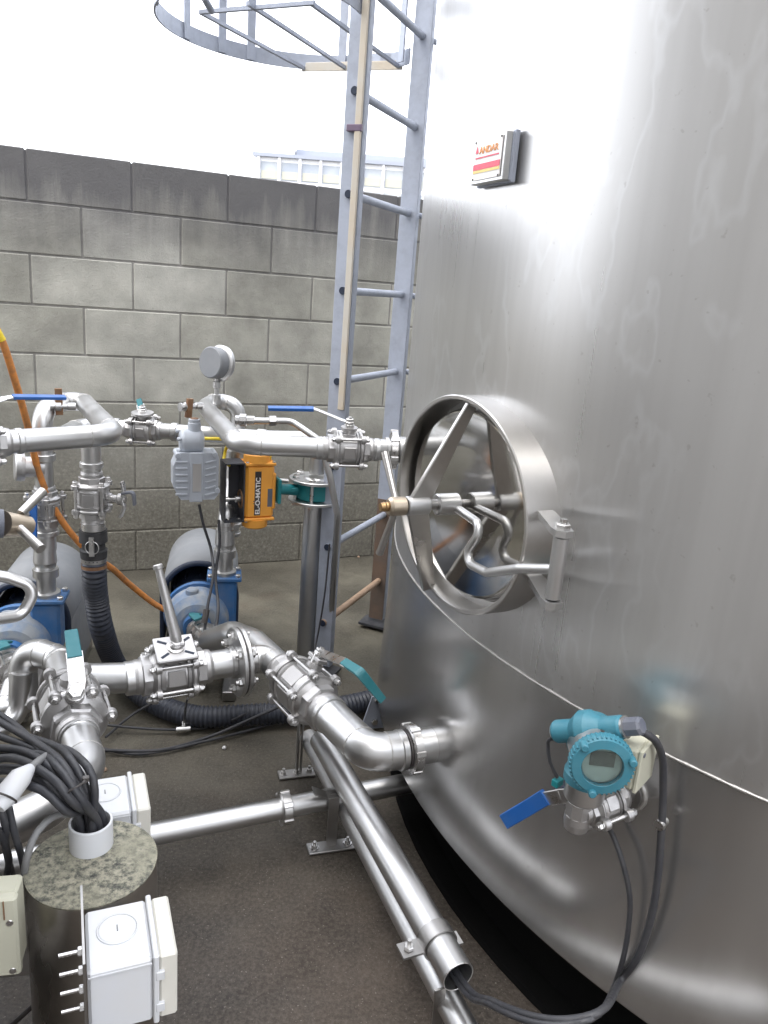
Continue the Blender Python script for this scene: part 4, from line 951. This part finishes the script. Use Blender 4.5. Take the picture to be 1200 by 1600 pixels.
def stand(label, c, yaw, top, wide=.12, post='angle', lean=None):
    X = V((cos(yaw), sin(yaw), 0)); Y = V((-X.y, X.x, 0)); t = thing('pipe_support', label, 'bracket', c, 'bolted pipe supports')
    part('foot_plate', G().box(c+UP*.005, (wide, .040, .006), X, Y, ch=.001), 'dull', t)
    for a in (-1, 1) if post == 'angle' else (-1, 0, 1):
        o = c+X*a*wide*.36+UP*.008
        g = G(); g.lathe(o, UP, [(0, .011), (.002, .011)], 16); g.hexn(o+UP*.002, UP, .0085, .008); g.cyl(o, o+UP*.018, .0042, seg=10); part('anchor_bolt', g, 'bolt', t)
    if post == 'angle':
        g = G(); h = top-.01; g.box(c+UP*(h/2+.008), (.026, .004, h), X, Y); g.box(c+UP*(h/2+.008)+X*.011+Y*.013, (.004, .022, h-.002), X, Y); part('post', g, 'dull', t)
        g = G(); g.ribbon([c+UP*(top)-X*.055+UP*.012, c+UP*(top-.006)-X*.02, c+UP*(top-.004)+X*.03, c+UP*(top+.006)+X*.045], Y, .034, .003); part('saddle', g, 'dull', t)
    else:
        g = G(); g.cyl(c+UP*.008, c+UP*top, .0048, seg=10); g.cyl(c+UP*.008+X*.012, c+UP*top+X*.012, .0035, seg=8); part('rod', g, 'dull', t)
    return t
s2 = pz(517, 1325, 0); s1 = pz(463, 1211, 0)
stand('angle post pipe support on a bolted foot plate beside the conduit', s2, rad(18), .165)
stand('thin twin rod pipe support beneath the diagonal valve', s1, rad(18), .335, .105, 'rod')
c3_ = pz(690, 1640, 0)
t = thing('support_strut', 'flat steel strut under the open end of the conduit', 'bracket', c3_)
part('strut', G().ribbon([pz(682, 1610, .02), pz(688, 1545, .155)], V((1, .3, 0)), .022, .004), 'dull', t)
# tank anchor foot
af = pz(582, 1140, 0); t = thing('anchor_bracket', 'small pale trapezoid anchor bracket with bolt at the tank foot', 'bracket', af)
ab = V((.95, .3, 0)).normalized()
part('plate', G().prism([(-.040, 0), (.042, 0), (.018, .115), (-.010, .115)], af+UP*.004, ab, UP, V((-ab.y, ab.x, 0))*.006), 'galv', t)
g = G(); g.hexn(af+UP*.03+ab*.004-V((-ab.y, ab.x, 0))*.0, V((ab.y, -ab.x, 0)), .011, .010); part('bolt', g, 'bolt', t)
g = G(); g.hexn(af+UP*.108+ab*.006, V((ab.y, -ab.x, 0)), .009, .010); part('bolt', g, 'bolt', t)

# ================================================================== loose lines on the floor
def cab(label, pts, r, mat='cable', name='cable', cat='cable', grp=None):
    g = G(); g.wire(pts, r); return solo(name, g, mat, label, cat, grp)
cab('thin black cable running from the left valve under the corrugated hose', [pz(150, 1172, .02), pz(250, 1172, .015), pz(330, 1150, .015), pz(400, 1120, .09), pz(450, 1098, .10)], .005)
cab('second black cable sagging beside the corrugated hose', [pz(140, 1165, .012), pz(220, 1178, .01), pz(330, 1156, .012), pz(400, 1138, .012), pz(470, 1116, .02)], .0045)
cab('black cable looping from the left valve to the small pipe tee', [pz(160, 1132, .03), pz(220, 1138, .02), pz(283, 1140, .015), pz(340, 1134, .015), pz(385, 1115, .09)], .0040)
cab('black cable crossing the floor diagonally below the raised lever valve', [pz(165, 1152, .02), pz(205, 1118, .03), pz(250, 1092, .10)], .0040)
tj = thing('tube_tee', 'tiny silver tee fitting joining thin black tubes on the floor', 'fitting', pz(287, 1138, .02))
part('tee', G().rcyl(pz(275, 1140, .02), pz(298, 1138, .02), .009, 12), 'bolt', tj); part('branch', G().rcyl(pz(287, 1138, .02), pz(288, 1126, .04), .007, 12), 'bolt', tj)
part('tube', G().wire([pz(288, 1128, .04), pz(290, 1105, .12), pz(293, 1092, .20)], .0036), 'cable', tj)
cab('thin black wire trailing down the near ladder rail', [pY(515, 850, 2.5), pY(507, 930, 2.5), pY(495, 1000, 2.5), pz(484, 1045, .1)], .0030)
g = G(); oh = [pY(-30, 470, 2.0), pY(2, 530, 2.02), pY(22, 590, 2.06), pY(42, 660, 2.12), pY(60, 735, 2.17), pY(88, 800, 2.19), pY(122, 846, 2.20), pY(150, 872, 2.20), pY(175, 888, 2.24), pY(205, 915, 2.34), pY(252, 950, 2.40), pY(300, 965, 2.42)]
t = thing('orange_hose', 'weathered orange air hose curving down past the left pipe loop', 'hose', oh[1]); part('hose', g.wire(oh, .0095, 12, .02), 'orange_hose', t)
part('tape', G().wire([pY(-6, 516, 2.01), pY(3, 532, 2.02)], .0108, 12), 'yellow', t)
g = G(); oh = [pz(-40, 950, .30), pz(5, 985, .25), pz(22, 1020, .2), pz(60, 1058, .1), pz(74, 1082, .04), pz(52, 1108, .02), pz(0, 1108, .02), pz(-60, 1090, .02)]
t = thing('orange_hose', 'orange hose loop lying low on the floor behind the cable bundle', 'hose', oh[1]); part('hose', g.wire(oh, .0062, 12, .02), 'orange_hose', t)

# ================================================================== level transmitter
ta = ptank(985, 1235); taz = math.atan2(ta.y-TC.y, ta.x-TC.x); XN, XT = rad_frame(taz)
XR = TR+.010
def onT(px, py, c):
    """point of the pixel on a plane c metres proud of the tank face at the transmitter"""
    o = ta+XN*c; v = _ray(px, py); k = (o-V((0, 0, CH))).dot(XN)/v.dot(XN); return V((0, 0, CH))+v*k
tx = thing('level_transmitter', 'teal blue level transmitter with round display on the tank valve', 'transmitter', ta)
vt0, vt1 = onT(975, 1243, .03), onT(905, 1270, .115)
part('tank_socket', G().cyl(ta-XN*.04, ta+XN*.012, .030, .026, seg=24), 'dull', tx)
part('socket_weld', G().sweep([ta+XN*.004+(XT*cos(a)+UP*sin(a))*.029 for a in [2*pi*i/40 for i in range(40)]], lambda i: .004+.0006*sin(i*2.3), 8, closed=True), 'weld', tx)
part('nipple', G().cyl(ta, onT(962, 1247, .045), .0165, seg=24), 'dull', tx)
vt, ct, ut, dt = ball_valve('small ball valve with blue lever under the level transmitter', onT(972, 1243, .030), onT(908, 1268, .112), .0185, .0350, V((-.35, .25, 1)), 4, rad(60), lug=.82)
b = onT(872, 1243, .075)
gh = G(); lv = part('handle', G().ribbon([ct+V((-.005, -.01, .025)), onT(876, 1244, .072), onT(842, 1250, .072)], UP, .024, .0035), 'bolt', vt)
part('grip', G().ribbon([onT(853, 1245, .072), onT(820, 1265, .074), onT(789, 1283, .076)], UP, .027, .0105), 'blue', lv)
en = onT(903, 1272, .115); up0 = V((en.x, en.y, en.z)); hc_ = onT(925, 1180, .120)
g = G(); g.lathe(up0-UP*.030, UP, [(0, .012), (.006, .019), (.018, .021), (.030, .0205)], 20); part('elbow', g, 'cast', tx)
part('hex_nut', G().lathe(up0+UP*.0, UP, [(0, .021), (.024, .021)], 8, smooth=False), 'cast', tx)
part('thread', G().lathe(up0+UP*.022, UP, [(0, .018), (.002, .019), (.004, .018), (.006, .019), (.008, .018), (.012, .018)], 24), 'bolt', tx)
nk = V((up0.x+.004, up0.y, 0))
part('neck', G().lathe(V((nk.x, nk.y, up0.z+.030)), UP, [(0, .028), (.004, .031), (.030, .031), (.034, .027), (.040, .027)], 32), 'silver', tx)
part('collar', G().lathe(V((nk.x, nk.y, up0.z+.060)), UP, [(0, .030), (.004, .036), (.018, .036), (.022, .030), (.03, .026)], 32), 'tx_blue', tx)
# housing: barrel facing the viewer's lower right, cross tube on top
face = onT(941, 1198, .155); back = onT(908, 1158, .085); fd = (face-back).normalized()
fd = V((-.06, -.99, .02)).normalized(); back = face-fd*.075
part('barrel', G().lathe(back, fd, [(0, .036), (.006, .041), (.022, .041), (.06, .041)], 40), 'silver', tx)
part('barrel_rear', G().lathe(back-fd*.028, fd, [(0, .028), (.006, .038), (.030, .042), (.032, .041)], 40), 'tx_blue', tx)
cvr = part('cover_ring', G().lathe(face-fd*.018, fd, [(0, .044), (.003, .0475), (.014, .0475), (.020, .044), (.022, .031), (.014, .029)], 48, caps=False), 'tx_blue', tx)
bx_, by_, _ = basis(fd)
g = G()
for k in range(44):
    a = 2*pi*k/44; o = bx_*cos(a)+by_*sin(a); g.box(face+o*.0465-fd*.008, (.0035, .0028, .016), o, o.cross(fd), ch=.0006)
part('knurling', g, 'tx_blue', cvr, kind='stuff')
for a in (.35, 2.35, 4.5): part('cover_lug', G().rcyl(face+(bx_*cos(a)+by_*sin(a))*.044-fd*.006, face+(bx_*cos(a)+by_*sin(a))*.044+fd*.010, .006, 14), 'tx_blue', cvr)
part('display', G().lathe(face-fd*.008, fd, [(0, .030), (.001, .030)], 32), 'lcd_pale', tx)
vz = (UP-fd*UP.dot(fd)).normalized(); vx = vz.cross(-fd).normalized()*-1
part('display_panel', G().box(face-fd*.0055+vz*.010, (.036, .024, .001), fd.cross(vz), vz), 'lcd', tx)
part('display_glass', G().lathe(face+fd*.001, fd, [(0, .0305), (.002, .0305)], 32), 'glass', tx)
cl0, cl1 = onT(868, 1143, .125), onT(975, 1136, .110)
cdr = (cl1-cl0).normalized(); cc_ = (cl0+cl1)/2
g = G(); Lx = (cl1-cl0).length; g.lathe(cl0, cdr, [(0, .016), (.004, .018), (Lx*.28, .018), (Lx*.42, .030), (Lx*.55, .030), (Lx*.72, .018), (Lx-.004, .018), (Lx, .016)], 32)
part('cross_housing', g, 'tx_blue', tx)
part('end_plug', G().lathe(cl0-cdr*.003, cdr, [(0, .013), (.003, .015)], 24), 'silver', tx)
gl = part('cable_gland', G().lathe(cl1, cdr, [(0, .016), (.004, .017), (.005, .013)], 20), 'bolt', tx)
part('gland_nut', G().lathe(cl1+cdr*.004, cdr, [(0, .0145), (.022, .0145), (.026, .011)], 8, smooth=False), 'gland', tx)
part('tag', G().box(face-fd*.055+bx_*.0-vz*.0+fd.cross(vz)*-.040, (.002, .030, .036), fd.cross(vz), fd, ch=.0006), 'white', tx)
mark = face-fd*.030+vz*.0415
part('mark', G().box(mark, (.006, .001, .006), fd.cross(vz), vz.cross(fd.cross(vz))*1.0 if False else vz, ch=0), 'ink', tx)
part('earth_lead', G().wire([cl0+V((-.004, 0, -.014)), onT(856, 1160, .125), onT(859, 1190, .125), onT(871, 1215, .12)], .0030), 'cable', tx)
part('earth_clamp', G().box(onT(871, 1222, .118), (.012, .012, .018), XT, UP, ch=.001), 'teal_iron', tx)
# pale junction box between transmitter and tank
jb = onT(985, 1183, .075)
jt = thing('junction_box', 'cream junction box behind the blue transmitter on the tank', 'box', jb)
JX = (onT(1012, 1150, .05)-onT(972, 1160, .10)).normalized()
JX = V((.62, .78, 0)).normalized(); JY = V((-.78, .62, 0))
part('case', G().box(jb, (.066, .045, .072), JX, JY, ch=.005), 'ivory', jt)
part('lid', G().box(jb-JX*.0+JY*-.0245, (.066, .006, .072), JX, JY, ch=.002), 'ivory', jt)
part('screw', G().lathe(jb-JX*.026-JY*.028+UP*.028, -JY, [(0, .004), (.001, .0035)], 12), 'gland', jt)
part('bracket', G().cyl(jb+UP*-.02, jb-XN*.075-UP*.02, .010, seg=12), 'dull', jt)
T1 = onT(1002, 1143, .10)
cable_pts = [cl1+cdr*.02, T1, onT(1022, 1155, .08), onT(1035, 1185, .05), onT(1036, 1240, .034), onT(1034, 1290, .034), onT(1028, 1370, .034), onT(1016, 1440, .034), onT(994, 1500, .034), onT(968, 1535, .034), pY(945, 1575, .90), pY(900, 1592, .88), pY(840, 1590, .90), pY(770, 1565, .98), cB+V((.008, .0, -.008)), cB-cdv*.25]
cab('thick black cable from the transmitter gland down the tank into the conduit', cable_pts, .0060)
cab('black cable from under the transmitter valve joining the thick cable', [onT(938, 1275, .05), onT(955, 1300, .03), onT(972, 1345, .034), onT(984, 1400, .033), onT(982, 1450, .033), onT(973, 1500, .034), onT(958, 1545, .034), pY(935, 1585, .89), pY(890, 1600, .875), pY(830, 1597, .89), pY(765, 1570, .97), cB+V((.0, .0, -.014)), cB-cdv*.25], .0046)
t = thing('cable_clip', 'small metal clip holding the thick cable against the tank', 'clip', onT(1037, 1280, .012))
part('clip', G().lathe(onT(1040, 1282, .020), XN, [(0, .006), (.014, .006), (.016, .009), (.022, .008)], 12), 'bolt', t)

# ================================================================== bollard with boxes and cable bundle
BT_ = .492; bc_ = pz(144, 1345, BT_); bc_.z = 0; BR = .0965
bo = thing('cable_post', 'steel post with lichen covered cap and white sleeve full of cables', 'post', bc_)
part('tube', G().lathe(bc_, UP, [(0, BR), (BT_-.004, BR)], 64), 'post', bo)
part('cap', G().lathe(bc_+UP*(BT_-.004), UP, [(0, BR), (.003, BR+.0005), (.004, BR-.002), (.0045, .0)], 64, caps=False), 'capdirt', bo)
pc = pz(143, 1320, BT_); pc.z = BT_
slv = G(); slv.lathe(pc, UP, [(0, .033), (.044, .033), (.045, .032), (.045, .0295), (.010, .029)], 40, caps=False); part('sleeve', slv, 'white', bo)
# black cable bundle
st = pc+UP*.02
ends = [((118, 1240), (70, 1180), (20, 1130), (-60, 1080)), ((128, 1235), (90, 1190), (40, 1165), (-60, 1130)), ((122, 1250), (85, 1205), (30, 1172), (-60, 1170)), ((115, 1255), (80, 1215), (20, 1185), (-60, 1195)),
        ((108, 1262), (70, 1225), (10, 1205), (-60, 1215)), ((104, 1268), (66, 1235), (5, 1222), (-60, 1235)), ((134, 1232), (112, 1190), (90, 1168), (40, 1150)), ((120, 1242), (98, 1195), (55, 1160), (-50, 1100)),
        ((112, 1258), (84, 1222), (30, 1200), (-60, 1200)), ((130, 1245), (100, 1205), (50, 1185), (-60, 1182)), ((148, 1235), (138, 1200), (105, 1172), (60, 1165)), ((126, 1248), (92, 1202), (60, 1178), (-20, 1190))]
for k, e in enumerate(ends):
    a = 2*pi*k/len(ends); rr = .018 if k % 3 else .007
    s = pc+V((cos(a)*rr, sin(a)*rr, .0)); hz = .60+.008*(k % 4)
    pts = [s+UP*.005, s+UP*.045+V((-.002, .004, 0))]
    zs = (.595, .625, .60, .56)
    for (px, py), z in zip(e, zs): pts.append(pz(px, py, z+.008*((k*5) % 4)-.01))
    cab('black cable in the bundle rising from the white sleeve', pts, .0066 if k % 4 else .0056, 'cable', grp='black cables rising from the white sleeve')
t = thing('cable_tie', 'black cable tie around the cable bundle above the white sleeve', 'cable tie', pz(118, 1228, .60))
tc_ = pz(120, 1228, .602); tdir = V((.8, .35, .0)).normalized()
part('loop', G().ribbon([pz(100, 1242, .60), pz(112, 1234, .645), pz(132, 1222, .64), pz(137, 1216, .61)], V((.3, -.8, .4)), .006, .002), 'ink', t)
part('head', G().box(pz(134, 1217, .63), (.010, .008, .008), tdir, UP, ch=.001), 'ink', t)
cab('grey cable curving from the post rim to behind the bracket plate', [pz(108, 1272, .555), pz(85, 1275, .56), pz(58, 1300, .55), pz(42, 1340, .52), pz(36, 1385, .46)], .0055, 'cable_grey')
# white heat shrink label sleeve
wt = thing('cable_sleeve', 'white taped cable splice in front of the black bundle', 'sleeve', pz(20, 1240, .62))
part('sleeve', G().sweep([pz(-4, 1262, .62), pz(12, 1240, .63), pz(32, 1215, .64), pz(48, 1200, .64)], lambda i: (.011, .0175, .0165, .0075)[i], 16), 'white', wt)
part('cable_end', G().wire([pz(47, 1201, .64), pz(62, 1188, .635), pz(78, 1178, .62)], .0062), 'cable_grey', wt)
part('tie', G().sweep([pz(8, 1246, .63)+(V((.6, .3, -.5)).normalized()*cos(a)+V((.2, -.5, .6)).normalized()*sin(a))*.018 for a in [2*pi*i/24 for i in range(24)]], .0016, 6, closed=True), 'ink', wt)
for k, e in enumerate((((0, 1262, .61), (8, 1290, .58), (10, 1330, .5), (20, 1370, .4)), ((14, 1262, .6), (22, 1300, .56), (34, 1340, .5), (40, 1372, .42)), ((-10, 1290, .6), (4, 1310, .55), (14, 1345, .48), (6, 1390, .4)))):
    cab('black cable hanging down at the left frame edge behind the bracket plate', [pz(*q) for q in e], .0055, 'cable', grp='black cables hanging at the left edge')
# enclosures
def enclosure(label, brc, u, w, dpt, h, mat='white', bolts=True, grp='white isolator boxes on the post'):
    """brc: back right top corner; u: direction the lid faces"""
    u = V(u).normalized(); s = V((-u.y, u.x, 0)); t = thing('isolator_box', label, 'box', brc, grp)
    c = brc-u*(w/2)-s*(dpt/2)-UP*(h/2)
    part('base', G().box(c-u*(w*.14), (w*.72, dpt, h), u, s, ch=.004), 'white', t)
    part('flange_lip', G().box(c+u*(w*.255), (w*.065, dpt+.006, h+.006), u, s, ch=.0015), 'white', t)
    part('lid', G().box(c+u*(w*.395), (w*.21, dpt-.001, h-.001), u, s, ch=.003), 'white_bright', t)
    kc = brc-u*(w*.64)-s*(dpt*.42)
    part('knockout', G().sweep([kc+(u*cos(a)+s*sin(a))*.026+UP*.0006 for a in [2*pi*i/40 for i in range(40)]], .0013, 6, closed=True), 'white', t)
    part('knockout_disc', G().lathe(kc-UP*.001, UP, [(0, .0245), (.0017, .0245), (.0024, .023)], 32), 'white', t)
    part('pip', G().box(kc+UP*.002, (.0015, .010, .0015), u, s), 'cable_grey', t)
    part('edge_rib', G().box(c-u*(w*.14)-s*(dpt/2+.0008)+UP*(h/2-.008), (w*.70, .0016, .002), u, s), 'white', t)
    for a_ in (-1, 1):
        for b_ in (-1, 1):
            so = c+u*(w*.5)+s*(a_*(dpt/2-.014))+UP*(b_*(h/2-.014)); part('lid_screw', G().lathe(so-u*.001, u, [(0, .0055), (.0022, .005)], 12), 'cable_grey', t)
    part('hinge', G().box(c+u*(w*.30)-s*(dpt/2+.001)+UP*(h*.22), (w*.10, .006, .014), u, s, ch=.001), 'white', t)
    part('hinge', G().box(c+u*(w*.30)-s*(dpt/2+.001)-UP*(h*.28), (w*.10, .006, .014), u, s, ch=.001), 'white', t)
    bp = c-u*(w/2+.003)
    part('back_plate', G().box(bp+UP*.006, (.003, dpt+.030, h+.05), u, s), 'dull', t)
    if bolts:
        for k in range(4):
            o = bp-s*(dpt*.42-.003*k)+UP*(h/2+.012-.034*k)+s*.018; g = G(); g.cyl(o, o-u*.030, .0028, seg=8); g.hexn(o-u*.0015, -u, .0058, .006); part('bolt', g, 'bolt', t)
    return t
ub = V((.92, .39, 0))
enclosure('white isolator box on the near side of the post', pz(262, 1396, .515), ub, .112, .108, .105)
enclosure('white isolator box half hidden behind the post', pz(226, 1205, .48), ub, .112, .110, .12, bolts=False)
# stainless back plate and cream box at the left edge
bpz = pY(20, 1385, .93)
bp_t = thing('mounting_plate', 'stainless steel mounting plate left of the cable post', 'plate', bpz)
pu = V((.95, .22, 0)).normalized(); pv = V((-pu.y, pu.x, 0)); c = pY(42, 1380, .95)
part('plate', G().box(c-pu*.11-UP*.085, (.22, .003, .17), pu, pv), 'dull', bp_t)
part('bracket', G().box(c-pu*.02-UP*.11+pv*.02, (.03, .05, .03), pu, pv), 'dull', bp_t)
cb = thing('cream_box', 'cream junction box with screwed lid at the left edge', 'box', c)
c2 = pY(27, 1397, .87)
part('lid', G().box(c2-pu*.075-UP*.066, (.15, .016, .132), pu, pv, ch=.006), 'ivory', cb)
part('case', G().box(c2-pu*.075-UP*.066+pv*.026, (.146, .036, .128), pu, pv, ch=.004), 'ivory', cb)
for dz in (-.040, -.122): part('screw', G().lathe(c2-pu*.010+UP*dz-pv*.008, -pv, [(0, .0050), (.0010, .0045)], 14), 'bolt', cb)
part('lid_rib', G().box(c2-pu*.016-UP*.018-pv*.009, (.0015, .0015, .030), pu, pv), 'brown', cb)
t = thing('cable', 'short black cable on the floor left of the cable post', 'cable', pz(40, 1590, .05))
part('sheath', G().wire([pz(62, 1562, .12), pz(40, 1582, .10), pz(20, 1600, .08), pz(-30, 1640, .06)], .0045), 'ink', t)
# fine grit swept against the wall and lying about the yard
g = G()
for k in range(1500):
    if k % 3: p = WO+WD*random.uniform(-.6, 3.2)-WN*abs(random.gauss(0, .10))-WN*.004
    else: p = V((random.uniform(-1.3, .6), random.uniform(.9, 3.2), 0))
    r = random.uniform(.0012, .0035); q = [p+V((random.uniform(-1, 1)*r, random.uniform(-1, 1)*r, random.uniform(0, 1)*r)) for _ in range(5)]
    g.add(q, [(0, 1, 2), (0, 2, 3), (0, 3, 1), (1, 2, 4), (2, 3, 4), (3, 1, 4)])
solo('grit', g, 'grit', 'fine grit lying on the concrete yard', 'grit', kind='stuff')
# a pebble or two
for k, (px, py) in enumerate(((350, 1168), (163, 1202), (560, 870))):
    p = pz(px, py, .005); g = G(); g.lathe(p-UP*.006, V((.2, .1, 1)), [(0, .002), (.004, .0075), (.009, .006), (.012, .001)], 8); solo('pebble', g, 'bolt' if k == 0 else 'rung_tan', ('small round pebble on the floor beside the cables', 'dark pebble on the floor near the white box', 'pebble on the concrete by the block wall')[k], 'pebble')
